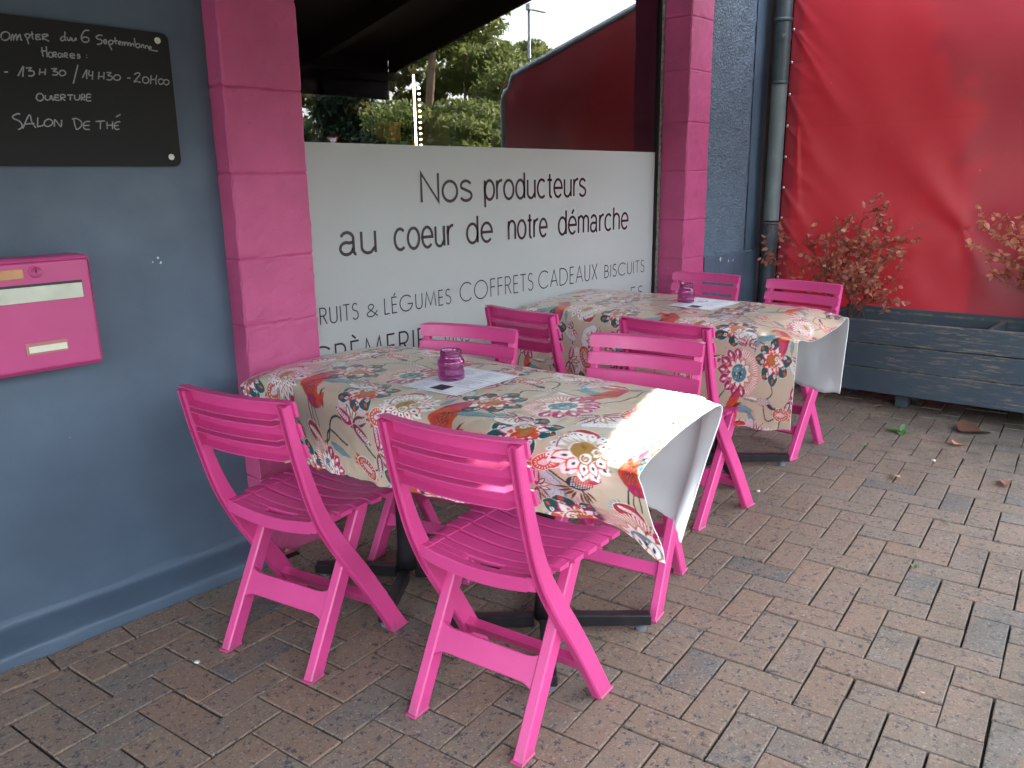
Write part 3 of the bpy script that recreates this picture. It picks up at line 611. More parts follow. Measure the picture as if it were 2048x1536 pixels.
# hand lettering traced as pen strokes; pen coordinates are board-local
_Hb = []
def pen(px, py):
    u = px/4.655; v = 20+py/4.655
    d = _r*(u-1024)/1643.16-_u*(v-768)/1643.16+_f; t = 2.6325/d[1]; return (d[0]*t, 1.36075503+d[2]*t)
HAND = """12,262 8,240 20,215 45,203 72,208 90,228 88,255 68,276 38,282 14,268
102,285 108,250 118,228 124,250 126,276 134,250 150,226 154,252 156,278 168,250 184,228 190,250 196,278 206,275
226,225 232,238 248,260 268,318
232,240 248,222 270,226 276,246 262,262 244,258
296,200 298,232 304,262 314,272
278,232 312,222
378,230 336,232 337,252 338,274 384,270
338,252 370,250
400,280 398,256 396,230 436,226 444,240 402,256 456,292
606,200 604,232 606,262 614,286
606,256 590,246 570,258 564,274 576,286 598,278 608,262
626,252 630,278 646,282 658,256 662,284
670,258 676,284 690,286 706,262 710,286
832,190 790,192 762,232 758,270 778,296 812,298 828,278 816,256 784,252 762,266
954,238 920,234 896,250 908,268 944,280 950,302 926,318 904,320
966,300 990,294 986,276 970,280 966,300 980,314 998,308
1006,290 1016,320 1042,374
1012,296 1028,282 1050,288 1050,308 1034,320 1018,314
1072,254 1072,290 1084,318
1056,292 1098,286
1104,312 1124,304 1122,292 1108,296 1104,314 1122,324
1136,330 1142,304 1154,298 1158,328 1166,306 1182,302 1188,330
1190,334 1196,312 1210,306 1216,334 1226,318 1240,314 1246,338
1250,262 1256,300 1264,344
1264,338 1270,318 1294,316 1304,334 1290,350 1266,346
1316,352 1318,330 1336,324 1340,354
1352,358 1356,336 1374,334 1380,358
1390,362 1408,352 1400,340 1388,350 1396,370 1470,384
388,346 392,380 402,434
430,338 434,386 440,440
380,386 438,378
452,424 452,400 474,394 490,408 486,434 464,440 452,426
498,440 498,398 520,396 522,414 500,420 528,442
570,402 548,406 540,428 556,440 572,424 572,404 574,442
582,404 582,440
598,442 600,402 624,404 624,420 602,424 632,446
650,428 690,424 684,408 660,408 652,430 664,446 696,446
746,420 726,412 722,426 744,434 738,448 716,446
806,418 808,422
808,438 810,444
38,578 74,576
168,614 216,526 214,580 212,622
240,540 290,538 268,564 310,570 318,596 296,614 262,612
372,545 370,574 366,605
366,582 428,578
424,545 422,574 418,605
478,548 526,546 500,570 534,578 536,598 512,606 486,604
568,562 550,586 566,610 596,608 612,588 598,566 562,562
726,510 682,686
766,632 806,558 806,606 808,642
832,562 826,606 866,608
864,568 862,604 860,650
922,575 919,610 916,645
918,620 968,618
970,578 968,610 966,645
990,582 1034,584 1006,608 1040,618 1044,640 1020,652 992,646
1076,602 1058,628 1072,650 1102,652 1122,632 1108,608 1072,604
1184,634 1216,634
1250,602 1270,588 1296,588 1300,606 1272,640 1248,668 1276,664 1310,676
1328,668 1332,632 1362,624 1384,644 1380,672 1352,682 1330,668
1408,606 1404,650 1402,690
1440,646 1406,648
1460,608 1450,650 1454,694
1478,680 1476,652 1504,642 1524,658 1518,682 1492,692 1478,680
1528,684 1524,660 1546,648 1570,660 1572,682 1552,696 1530,690
392,780 360,778 340,802 344,832 372,846 400,832 404,802 388,782
424,792 420,822 438,838 464,830 470,796
478,794 486,828 498,838 512,790
552,794 516,792 514,836 556,840
514,814 546,814
568,842 566,792 600,790 604,812 570,818 608,842
626,792 682,790
656,792 654,842
694,790 696,826 718,838 740,826 742,788
758,842 760,790 786,790 788,812 762,816 794,842
850,788 812,786 806,842 850,846
808,814 846,812
188,970 160,966 120,988 126,1010 180,1034 206,1072 196,1100 168,1114
212,1104 262,990 282,984 296,1040 334,1098
234,1062 320,1056
352,1000 350,1040 350,1084
346,1086 390,1078 408,1068
440,1018 414,1040 416,1072 444,1084 480,1070 490,1040 466,1018 440,1018
506,1086 512,1022 566,1084 574,1022
688,1012 694,1060 710,1112
670,1016 712,1010 756,1040 758,1078 728,1108 708,1112
838,1036 790,1044 776,1080 790,1108 836,1112
782,1076 832,1074
890,1038 978,1032
936,1036 934,1110
996,1040 998,1108
1048,1036 1048,1110
998,1074 1046,1072
1120,1040 1082,1046 1062,1078 1078,1110 1112,1108
1066,1078 1104,1074
1080,996 1122,972"""
hand_lines = {}
for ln in HAND.split('\n'):
    pts = np.array([pen(*map(float, q.split(','))) for q in ln.split()])
    if len(pts) > 2: pts = catmull(pts, np.linspace(0, len(pts)-1, len(pts)*4))
    y0 = float(ln.split()[0].split(',')[1]); x0 = float(ln.split()[0].split(',')[0])
    key = 4 if y0 > 940 else 3 if y0 > 740 else 2 if y0 > 480 else 1 if (y0 > 325 and x0 < 830) else 0
    hand_lines.setdefault(key, []).append(ribbon(pts, .0036, lambda q: (q[0], 2.6325, q[1])))
for key in sorted(hand_lines):
    V, F = merge([q for q in hand_lines[key] if q[0]]); link('handwriting_line', mesh('handwriting_line', V, F), MAT['chalk'], bb)

mb = thing('mailbox', 'pink metal mailbox with cream letter flap on the blue wall below the blackboard', 'mailbox', (0, 0, 0))
# body: slightly slanted front (x 0.55..0.975)
def skew_box(name, x0, x1, yf0, yf1, yb, z0, z1, mat, parent, bev=.012):
    bm = bmesh.new(); vs = [bm.verts.new(p) for p in ((x0,yf0,z0),(x1,yf0,z0),(x1,yb,z0),(x0,yb,z0),(x0,yf1,z1),(x1,yf1,z1),(x1,yb,z1),(x0,yb,z1))]
    for f in ((0,3,2,1),(4,5,6,7),(0,1,5,4),(1,2,6,5),(2,3,7,6),(3,0,4,7)): bm.faces.new([vs[i] for i in f])
    bmesh.ops.bevel(bm, geom=list(bm.edges), offset=bev, segments=4, affect='EDGES', profile=.5); return link(name, bm_done(bm, name), mat, parent)
skew_box('case', .545, .982, 2.527, 2.535, 2.640, .838, 1.162, MAT['mail'], mb, .014)
skew_box('door', .552, .974, 2.518, 2.526, 2.536, .847, 1.152, MAT['mail'], mb, .009)
fy = lambda z: 2.518+(z-.847)/(1.152-.847)*.008
def plate(name, x0, x1, z0, z1, mat, dy, th=.004, bev=.0012): 
    bm = bmesh.new(); a, b = fy(z0)-dy, fy(z1)-dy
    vs = [bm.verts.new(p) for p in ((x0,a,z0),(x1,a,z0),(x1,a+th,z0),(x0,a+th,z0),(x0,b,z1),(x1,b,z1),(x1,b+th,z1),(x0,b+th,z1))]
    for f in ((0,3,2,1),(4,5,6,7),(0,1,5,4),(1,2,6,5),(2,3,7,6),(3,0,4,7)): bm.faces.new([vs[i] for i in f])
    bmesh.ops.bevel(bm, geom=list(bm.edges), offset=bev, segments=2, affect='EDGES', profile=.5); return link(name, bm_done(bm, name), mat, mb)
plate('slot', .60, .948, 1.040, 1.091, MAT['black'], .0008, .004, .0005)
plate('letter_flap', .602, .946, 1.041, 1.084, MAT['flap'], .004)
plate('brass_plate', .66, .797, 1.107, 1.135, MAT['brass'], .002)
plate('name_frame', .772, .884, .894, .928, simple('clear_pinkish_frame', (.45, .20, .17), .2), .003)
plate('name_label', .779, .880, .900, .918, MAT['labelpaper'], .005, .001, .0002)
v, f = lathe([(.0175, 0), (.0172, .004), (.015, .006), (.0135, .0065), (.013, .0045), (.0003, .005)], 24); v = [(a+.829, fy(1.124)-c, b+1.124) for a, b, c in v]
lk = link('lock', mesh('lock', v, f, True), MAT['mail'], mb); box('keyhole', .8275, .8305, fy(1.124)-.0062, fy(1.124)-.004, 1.120, 1.131, MAT['black'], lk)

# ------------------------------------------------------------------ rain pipe
rp = thing('rain_pipe', 'grey rain pipe in the corner between the roughcast wall and the red tarpaulin', 'pipe', (5.372, 2.455, 0))
def seg(name, r, z0, z1, mat, lip=0):
    v, f = lathe([(r, z0), (r, z1)] if not lip else [(r, z0), (r+lip*.4, z0+lip*.3), (r+lip, (z0+z1)/2), (r+lip*.4, z1-lip*.3), (r, z1)], 28); return link(name, mesh(name, v, f, True), mat, rp)
seg('pipe_section', .052, 1.94, 3.0, MAT['pipe_dark']); seg('pipe_section', .0495, 1.06, 1.945, MAT['pipe']); seg('pipe_section', .0495, 0, .93, MAT['pipe_dark'])
seg('collar', .053, 2.30, 2.325, MAT['pipe_dark'], .008); seg('joint_ring', .0525, 1.925, 1.945, MAT['pipe_dark'], .002)
seg('sleeve', .055, .915, 1.045, MAT['pipe_dark']); seg('collar', .056, 1.035, 1.05, MAT['pipe_dark'], .003)
seg('clamp', .0545, 2.19, 2.235, MAT['pipe_dark'])
for dx, dy in ((-.062, -.018), (.058, -.02)):
    v, f = lathe([(.0005, -.012), (.011, -.012), (.011, .010), (.007, .013), (.0005, .013)], 12); v = [(dx+c*-.2+a*.3, dy-.02-c, 2.215+b) for a, b, c in v]
    link('bolt', mesh('bolt', v, f), MAT['steel'], rp)

# ------------------------------------------------------------------ tarpaulin side of the next terrace
TX = 5.42
tp = thing('tarpaulin_wall', 'big red tarpaulin side wall stretched on a grey metal frame behind the planter', 'tarpaulin', (0, 0, 0))
ny, nz = 230, 260
ys = np.linspace(.60, 2.412, ny); G = np.zeros((nz, ny, 3)); top = 2.182+.302*(ys-.75); tz = np.linspace(0, 1, nz)[:, None]
Z = .004+tz*(top[None]-.004); Yg = np.repeat(ys[None], nz, 0)
def ridge(y0, z0, y1, z1, w0, w1, a):
    d = np.array([y1-y0, z1-z0]); Ln = np.linalg.norm(d); d /= Ln; t = (Yg-y0)*d[0]+(Z-z0)*d[1]; s = -(Yg-y0)*d[1]+(Z-z0)*d[0]
    tt = np.clip(t/Ln, 0, 1); w = w0+(w1-w0)*tt; return a*np.exp(-(s/w)**2)*np.where((t > 0), np.sin(np.pi*np.clip(t/Ln, 0, 1)**.45)**.7, 0)
D = bandnoise(nz, ny, 34, 200, 6)*.005
scr = [2.452, 2.255, 2.057, 1.862, 1.667, 1.470, 1.273, 1.076, .88, .68, .48]
for i, z in enumerate(scr):
    D += ridge(2.41, z, 2.41-.30-.22*((i*7) % 3)/2, z-.42-.1*(i % 2), .008, .075, -.010+.003*(i % 3)); D += ridge(2.41, z, 2.12, z-.02, .006, .05, .004)
D += ridge(2.38, 2.25, 1.85, 1.45, .012, .12, -.016)+ridge(2.37, 2.22, 2.0, 1.75, .006, .05, .012)
D += ridge(2.33, 1.66, 2.29, 1.05, .006, .03, -.012)
for (y, z, w_, a) in ((1.9,1.75,.10,-.020),(1.62,1.62,.09,-.016),(1.35,1.75,.10,-.018),(1.05,1.8,.10,-.014),(.8,1.45,.12,.016),(1.75,1.2,.08,.010)):
    D += ridge(1.285, 1.03, y, z, .04, w_*1.25, a*.6)
D += ridge(1.285, 1.03, 1.55, .62, .04, .14, -.008)+ridge(1.285, 1.03, 1.0, .5, .03, .12, -.014)+.006*np.exp(-((Yg-1.285)**2+(Z-1.0)**2)/.012)
D += -.03*np.exp(-((Yg-1.35)/.5)**2)*np.clip((1.0-Z)/.6, 0, 1)
D += .0022*np.exp(-((Z-1.665+.02*(Yg-1.2))/.004)**2)            # welded seam
G[..., 0] = TX+.65*D*np.clip((2.43-Yg)/.05, 0, 1); G[..., 1] = Yg; G[..., 2] = Z
tpl = link('tarpaulin', grid_mesh('tarpaulin', G), MAT['tarp'], tp)
for z in scr:
    v, f = lathe([(.0005, .006), (.006, .0055), (.0095, .003), (.011, 0), (.0085, 0), (.0085, .001)], 16); v = [(TX-.012-c, 2.400+a, b+z) for a, b, c in v]
    link('screw', mesh('screw', v, f, True), MAT['steel'], tp)
v, f = tube([(TX+.02, .57, 0), (TX+.02, .57, 1.98)]+[(TX+.02, .57+.13*(1-math.cos(R(a)))*.9, 1.98+.13*math.sin(R(a))*.9) for a in range(10, 71, 12)]+[(TX+.02, .69+k*.3, 2.19+k*.0906) for k in range(0, 8)], .031, 10); link('frame_tube', mesh('frame_tube', v, f, True), MAT['aluminium'], tp)
v, f = tube([(TX+.015, .64, 0), (TX+.045, .64, 1.99), (TX+.045, .69, 2.07), (TX+.045, .76, 2.10)]+[(TX+.045, .76+k*.3, 2.10+k*.0906) for k in range(1, 7)], .016, 8); link('frame_tube', mesh('frame_tube', v, f, True), MAT['aluminium'], tp)
box('sun_gap_batten', 5.446, 5.50, 2.37, 2.585, 0, 3.1, MAT['darkwood'], tp)  # added to stop sun leaking between tarpaulin edge and wall
bx = thing('storage_crate', 'unseen slatted crate behind the red tarpaulin whose dark shape shows through it', 'crate', (5.62, 1.02, 0))
for k in range(5): box('crate_board', -.10, .28, -.24, .24, .02+k*.165, .17+k*.165, MAT['darkwood'], bx, .004)

# ------------------------------------------------------------------ planter with two shrubs
pt = thing('planter', 'long slate blue wooden planter with flaking boards in front of the red tarpaulin', 'planter', (0, 0, 0))
PX = 4.985
rs = np.random.RandomState(3)
def board(name, x0, x1, y0, y1, z0, z1, dz=0):
    n = 40; V = []; F = []; ysb = np.linspace(y0, y1, n); r_ = .003
    ring = [(x0, z0+r_), (x0, z1-r_), (x0+r_, z1), (x1-r_, z1), (x1, z1-r_), (x1, z0+r_), (x1-r_, z0), (x0+r_, z0)]
    wob = np.cumsum(rs.randn(n))*.0003
    for i, y in enumerate(ysb):
        for (x, z) in ring: V.append((x+wob[i]*.5+rs.randn()*.0002, y, z+dz*(y-1.3)+wob[i]+rs.randn()*.0004))
    for i in range(n-1):
        for k in range(8): F.append((i*8+k, i*8+(k+1) % 8, (i+1)*8+(k+1) % 8, (i+1)*8+k))
    F.append(tuple(range(8))); F.append(tuple((n-1)*8+k for k in range(8))[::-1])
    return link(name, mesh(name, V, F), MAT['planter'], pt)
for k, (z0, z1) in enumerate(((.092,.238),(.243,.383),(.388,.524))): board('board', PX+.001*(k % 2), PX+.028, .30, 1.93, z0, z1, -.012)
for k, (z0, z1) in enumerate(((.10,.245),(.250,.395),(.40,.548))): board('board', 5.352, 5.378, .30, 1.90, z0, z1, -.006)
for y in (1.905, .325):
    for k, (z0, z1) in enumerate(((.10,.24),(.245,.385),(.39,.528))): box('end_board', PX+.029, 5.351, y-.012, y+.012, z0, z1, MAT['planter'], pt, .003)
for x, ys__ in ((PX+.11, (1.43, .42)), (5.30, (1.79, 1.43, .8))):
    for y in ys__: box('foot', x-.03, x+.04, y-.035, y+.035, 0, .098, MAT['planter'], pt, .004)
for y in (1.0,): box('divider', PX+.029, 5.351, y-.011, y+.011, .3, .53, MAT['planter'], pt, .003)
G = np.zeros((20, 60, 3)); G[..., 0] = np.linspace(PX+.029, 5.351, 20)[:, None]; G[..., 1] = np.linspace(.337, 1.893, 60)[None]; G[..., 2] = .435+bandnoise(20, 60, 2, 9, 4)*.008
link('soil', grid_mesh('soil', G), MAT['soil'], pt)

LEAF = []
for k in range(4):
    bm = bmesh.new(); Ln = 1.0; W = .27+.04*k; n = 5; pr = []
    for i in range(n+1):
        t = i/n; ww = W*math.sin(math.pi*min(1, t*.93+.04))**.8; z = -.22*t*t*(1+.3*k)+.02
        pr.append([bm.verts.new((t*Ln, -ww, z+.10*ww/W*(1 if k % 2 else .4))), bm.verts.new((t*Ln, 0, z)), bm.verts.new((t*Ln, ww, z+.10*ww/W))])
    for i in range(n):
        for j in (0, 1): bm.faces.new((pr[i][j], pr[i+1][j], pr[i+1][j+1], pr[i][j+1]))
    LEAF.append(bm_done(bm, 'leaf', True))
mleaf = [leaf_mat('dry_russet_leaf', (.25, .075, .050), (.46, .170, .095)), leaf_mat('dark_red_leaf', (.18, .050, .040), (.34, .110, .080)), leaf_mat('orange_brown_leaf', (.40, .16, .070), (.55, .27, .16)), leaf_mat('faded_pink_leaf', (.44, .22, .18), (.58, .34, .28))]
for k in range(4): LEAF[k].materials.append(mleaf[k])
def shrub(label, x, y, z, H, spread, nst, nleaf, seed, lean=(0, 0)):
    rd = random.Random(seed); t = thing('shrub', label, 'shrub', (x, y, z), group='russet shrubs in the planter')
    parts = []; tips = []
    def grow(p, d, ln, r, lev):
        pts = [p.copy()]; n = 5; dd = d.copy()
        for i in range(n):
            dd = (dd+Vector((rd.gauss(0, .16), rd.gauss(0, .16), rd.gauss(.02, .10)))).normalized(); p = p+dd*ln/n; pts.append(p.copy())
            if lev >= 1 or i > 1: tips.append((p.copy(), dd.copy()))
            if lev < 2 and i > 0 and rd.random() < .85: grow(p, (dd+Vector((rd.gauss(0, .8), rd.gauss(0, .8), rd.gauss(.05, .45)))).normalized(), ln*rd.uniform(.4, .65), r*.6, lev+1)
        parts.append(tube(pts, [max(.0009, r*(1-.14*i)) for i in range(len(pts))], 5))
    for s in range(nst):
        a = rd.uniform(0, 6.283); k = rd.uniform(.2, 1)*spread; d = Vector((math.cos(a)*k*.45+lean[0], math.sin(a)*k+lean[1], 1)).normalized(); grow(Vector((rd.gauss(0, .02), rd.gauss(0, .04), -.01)), d, H*rd.uniform(.75, 1.1), .0048, 0)
    V, F = merge(parts); link('stems', mesh('stems', V, F, True), bark_mat('russet_twig', (.07, .035, .025), (.16, .085, .06)) if 'twig' not in MAT else MAT['twig'], t); MAT.setdefault('twig', bpy.data.materials['russet_twig'])
    V = []; F = []
    for i in range(nleaf):
        p, d = rd.choice(tips); s = rd.uniform(.022, .042); q = Vector((rd.gauss(0, 1), rd.gauss(0, 1), rd.gauss(-.55, .6))).normalized()
        mt = q.to_track_quat('X', 'Z').to_matrix().to_4x4()@Matrix.Rotation(rd.uniform(0, 6.28), 4, 'X'); mt = Matrix.Translation(p+d*rd.uniform(-.02, .01))@mt@Matrix.Scale(s, 4)
        k = rd.choices(range(4), (4, 3, 3, 2))[0]
        if i < 290:
            o = link('leaf', LEAF[k], None, t); o.matrix_local = mt
        else:
            m_ = LEAF[k]; o_ = len(V); V += [tuple(mt@v.co) for v in m_.vertices]; F += [tuple(a+o_ for a in pz.vertices) for pz in m_.polygons]
    if V: link('small_leaves', mesh('small_leaves', V, F, True), mleaf[0], t, kind='stuff')
    return t
shrub('bushy russet leaved shrub at the left end of planter, beside the rain pipe', 5.19, 1.82, .44, .50, .90, 12, 1500, 21, (0, .02))
shrub('russet leaved shrub cut by the right edge of the photo, in the planter', 5.22, .80, .44, .52, .10, 15, 2300, 36, (0, 0))

# ------------------------------------------------------------------ porch roof over the terrace
pr_ = thing('porch_roof', 'dark stained timber lean-to roof over the tables, seen mirrored in the shop window', 'roof', (0, 0, 0))
RX1 = 4.75; Y0r, Z0r, SL = -.095, 2.368, .236
zr = lambda y: Z0r+SL*(y-Y0r)
nb = 22; wy = (2.55-Y0r)/nb
def sloped(name, x0, x1, y0, y1, dz0, dz1, mat, parent):
    V = [(x, y, zr(y)+d) for d in (dz0, dz1) for x, y in ((x0,y0),(x1,y0),(x1,y1),(x0,y1))]
    return link(name, mesh(name, V, [(0,3,2,1),(4,5,6,7),(0,1,5,4),(1,2,6,5),(2,3,7,6),(3,0,4,7)]), mat, parent)
for k in range(nb): sloped('plank', -4.0, RX1-.002, Y0r+k*wy+.0015, Y0r+(k+1)*wy-.0015, 0, .02, MAT['darkwood'], pr_)
for x in (-3.2, -2.0, -.8, .4, 1.6, 2.8, 4.0): sloped('rafter', x-.04, x+.04, Y0r, 2.54, -.14, -.002, MAT['darkwood'], pr_)
sloped('barge_board', RX1, RX1+.03, Y0r, 2.545, -.16, .05, MAT['darkwood'], pr_)
box('fascia_beam', -4.0, RX1-.001, Y0r-.06, Y0r-.002, 2.012, 2.40, MAT['darkwood'], pr_)
sloped('roof_sheet', -4.0, RX1+.06, Y0r-.12, 2.55, .055, .075, MAT['black'], pr_)
av = thing('rolled_awning', 'black rolled awning box under the outer edge of the porch roof, seen in window reflection', 'awning', (0, 0, 0))
box('valance', 4.06, 4.70, Y0r+.005, Y0r+.03, 2.008, 2.16, MAT['awning'], av, .004)
v, f = tube([(4.02, Y0r+.05, 2.165), (4.77, Y0r+.05, 2.19)], .035, 12); link('roller', mesh('roller', v, f, True), MAT['awning'], av)

# ------------------------------------------------------------------ folding chair (local: x forward, z up, origin between rear feet)
def sweep_profile(C, W, Y0s, Y1s, groove=None, bev=.004):
    """C centre line (x,z); W widths in plane; lateral from Y0 to Y1; optional groove depth on the rear side"""
    n = len(C); V = []; F = []
    for i in range(n):
        a = np.array(C[max(i-1, 0)]); b = np.array(C[min(i+1, n-1)]); t = (b-a)/np.linalg.norm(b-a); nn = np.array([-t[1], t[0]])
        if nn[0] < 0: nn = -nn
        w_ = W[i]
        if C[i][1] <= 1e-6: nn = np.array([1., 0.]); w_ = W[i]/abs(t[1])
        g = groove[i] if groove is not None else 0
        yo, yi = Y0s[i], Y1s[i]; d = yi-yo; s = np.sign(d)
        prof = [(-.5, 0, 0), (-.5, .30, 0), (-.5, .34, g), (-.5, .66, g), (-.5, .70, 0), (-.5, 1, 0), (.5, 1, 0), (.5, 0, 0)]
        # small chamfers on the four corners
        q = []
        for k, (pn, fy_, gg) in enumerate(prof):
            y = yo+d*fy_; x = pn*w_+gg
            if k in (0, 5, 6, 7):
                sx = 1 if pn < 0 else -1; sy = s if fy_ == 0 else -s
                pts = [(x+sx*bev, y), (x, y+sy*bev)]
                if k in (5, 7): pts = pts[::-1]
                if k == 0: pts = [(x+bev, y), (x, y+s*bev)]
                elif k == 5: pts = [(x, y-s*bev), (x+bev, y)]
                elif k == 6: pts = [(x-bev, y), (x, y-s*bev)]
                elif k == 7: pts = [(x, y+s*bev), (x-bev, y)]
                q += pts
            else: q.append((x, y))
        for x, y in q: V.append((C[i][0]+nn[0]*x, y, C[i][1]+nn[1]*x))
        m = len(q)
    for i in range(n-1):
        for k in range(m): F.append((i*m+k, i*m+(k+1) % m, (i+1)*m+(k+1) % m, (i+1)*m+k))
    F.append(tuple(range(m))[::-1]); F.append(tuple((n-1)*m+k for k in range(m)))
    return V, F
def resample(P, n):
    P = np.array(P, float); return catmull(P, np.linspace(0, len(P)-1, n))
def fixn(me):
    bm = bmesh.new(); bm.from_mesh(me); bmesh.ops.recalc_face_normals(bm, faces=bm.faces); bm.to_mesh(me); bm.free(); return me
PC = [(-.032,.812),(-.018,.745),(-.002,.68),(.018,.61),(.040,.54),(.066,.475),(.100,.41),(.145,.338),(.200,.255),(.265,.150),(.318,.060),(.353,0)]
PW = [.030,.031,.033,.036,.040,.045,.050,.054,.056,.057,.058,.059]
PCr = resample(PC, 34); PWr = np.interp(np.linspace(0, 11, 34), range(12), PW)
PCr[-1, 1] = 0; grv = np.clip((PCr[:, 1]-.34)/.06, 0, 1)*.010
RC = [(.013,0),(.070,.105),(.125,.205),(.182,.31),(.250,.436)]
RCr = resample(RC, 9); RCr[0, 1] = 0
def post_mesh(s):
    yo = .2005+.016*np.clip((.45-PCr[:, 1])/.45, 0, 1); v, f = sweep_profile(PCr, PWr, list(s*yo), list(s*(yo-.0285)), grv); parts = [(v, f)]
    bm = bmesh.new(); bm_box(bm, .318, .388, min(s*.2185, s*.186), max(s*.2185, s*.186), 0, .007, .001); m = bm_done(bm, 'x'); parts.append(([tuple(a.co) for a in m.vertices], [tuple(p.vertices) for p in m.polygons]))
    V, F = merge(parts); return fixn(mesh('post', V, F))
def leg_mesh(s):
    v, f = sweep_profile(RCr, [.047]*9, [s*.181]*9, [s*.150]*9); parts = [(v, f)]
    bm = bmesh.new(); bm_box(bm, -.016, .043, min(s*.183, s*.148), max(s*.183, s*.148), 0, .007, .001); m = bm_done(bm, 'x'); parts.append(([tuple(a.co) for a in m.vertices], [tuple(p.vertices) for p in m.polygons]))
    V, F = merge(parts); return fixn(mesh('leg', V, F))
def dish(y): 
    a = abs(y); return -.017*(math.cos(math.pi*min(a, .165)/.33))-(.003 if a < .150 else 0)
def slat_strip(x0, x1, hw, zt, th, ya=None, yb=None, ny=21, lip=.004):
    """closed bar running along y with the dished top"""
    ya = -hw if ya is None else ya; yb = hw if yb is None else yb; c = .0022
    ys_ = list(np.linspace(ya, yb, ny)); ys_ = sorted(set([round(y, 5) for y in ys_]+([v for v in (-.1501, -.1499, .1499, .1501) if ya < v < yb])))
    V = []; F = []
    for i, y in enumerate(ys_):
        z = zt+dish(y); e = .0025 if i in (0, len(ys_)-1) else 0
        ring = [(x0+e, z-th), (x0+e*.5, z-c*1.5), (x0+c, z-e), (x1-c, z-e), (x1-e*.5, z-c*1.5), (x1-e, z-th-lip)]
        for x, zz in ring: V.append((x, y, zz))
    m = 6
    for i in range(len(ys_)-1):
        for k in range(m): F.append((i*m+k, i*m+(k+1) % m, (i+1)*m+(k+1) % m, (i+1)*m+k))
    F.append(tuple(range(m))); F.append(tuple((len(ys_)-1)*m+k for k in range(m))[::-1]); return V, F
def seat_rear_mesh():
    zt = .458; w_ = .1735; P_ = [slat_strip(.060, .086, w_, zt, .036, lip=-.0), slat_strip(.1085, .136, w_, zt, .010), slat_strip(.0855, .109, w_, zt, .010, -w_, -.052, 10, 0), slat_strip(.0855, .109, w_, zt, .010, .052, w_, 10, 0)]
    V, F = merge(P_); return fixn(mesh('seat_rear', V, F))
def seat_slat_mesh(k):
    x0 = .1415+k*.0592; hw = (.192, .199, .204, .208, .210)[k]
    V, F = merge([slat_strip(x0, x0+.0480, hw, .458-.0012*k, .013)]); return fixn(mesh('seat_slat', V, F))
def bow(y): return -.026*(1-(y/.204)**2)
def back_slat_mesh(k):
    t0, t1 = ((.775, .822), (.716, .761), (.656, .702))[k]
    V = []; F = []; ys_ = np.linspace(-.2055, .2055, 25); th = .0105
    def front(z): return float(np.interp(z, PCr[::-1, 1], PCr[::-1, 0]+0.0))+.5*float(np.interp(z, PCr[::-1, 1], PWr[::-1]))
    for i, y in enumerate(ys_):
        b = bow(y); e = .003 if i in (0, 24) else 0; inside = abs(y) < .168; fl = .026 if inside else .003
        if k == 0: fl_t = .022
        else: fl_t = fl
        f0, f1 = front(t0)+b, front(t1)+b
        dn = .0055 if inside else 0; dt = 0 if k == 0 else dn
        ring = [(f0-.001+th, t0+e), (f1+th-.001, t1-e-.004), (f1+th-.004, t1-e), (f1-fl_t, t1-e-dt), (f1-fl_t, t1-.0035-dt), (f1-.0005, t1-.0055), (f0-.0005, t0+.0055), (f0-fl, t0+.0030-dn), (f0-fl, t0+e-dn)]
        for x, z in ring: V.append((x, y, z))
    m = 9
    for i in range(24):
        for q in range(m): F.append((i*m+q, i*m+(q+1) % m, (i+1)*m+(q+1) % m, (i+1)*m+q))
    F.append(tuple(range(m))); F.append(tuple(24*m+q for q in range(m))[::-1]); return fixn(mesh('back_slat', V, F))
def bar_mesh(name, y0, P0, P1, th, web):
    """flat bar across between the legs: P0 lower, P1 upper point in (x,z); fillets at the ends"""
    P0 = np.array(P0); P1 = np.array(P1); d = (P1-P0)/np.linalg.norm(P1-P0); n = np.array([d[1], -d[0]]); V = []; F = []
    for y in np.r_[-y0, -y0+.012, -y0+.03, np.linspace(-y0+.05, y0-.05, 5), y0-.03, y0-.012, y0]:
        e = web*max(0, (abs(y)-(y0-.035))/.035)**2
        for q in (P0-d*e, P0-d*e+n*th, P1+d*e+n*th, P1+d*e): V.append((q[0], y, q[1]))
    k = len(V)//4
    for i in range(k-1):
        for q in range(4): F.append((i*4+q, i*4+(q+1) % 4, (i+1)*4+(q+1) % 4, (i+1)*4+q))
    F.append((0, 1, 2, 3)); F.append(tuple((k-1)*4+q for q in range(4))[::-1])
    m = fixn(mesh(name, V, F)); bm = bmesh.new(); bm.from_mesh(m); bmesh.ops.bevel(bm, geom=[e for e in bm.edges if abs((e.verts[0].co-e.verts[1].co).y) > .001], offset=.0018, segments=1, affect='EDGES', profile=.5); bm.to_mesh(m); bm.free(); return m
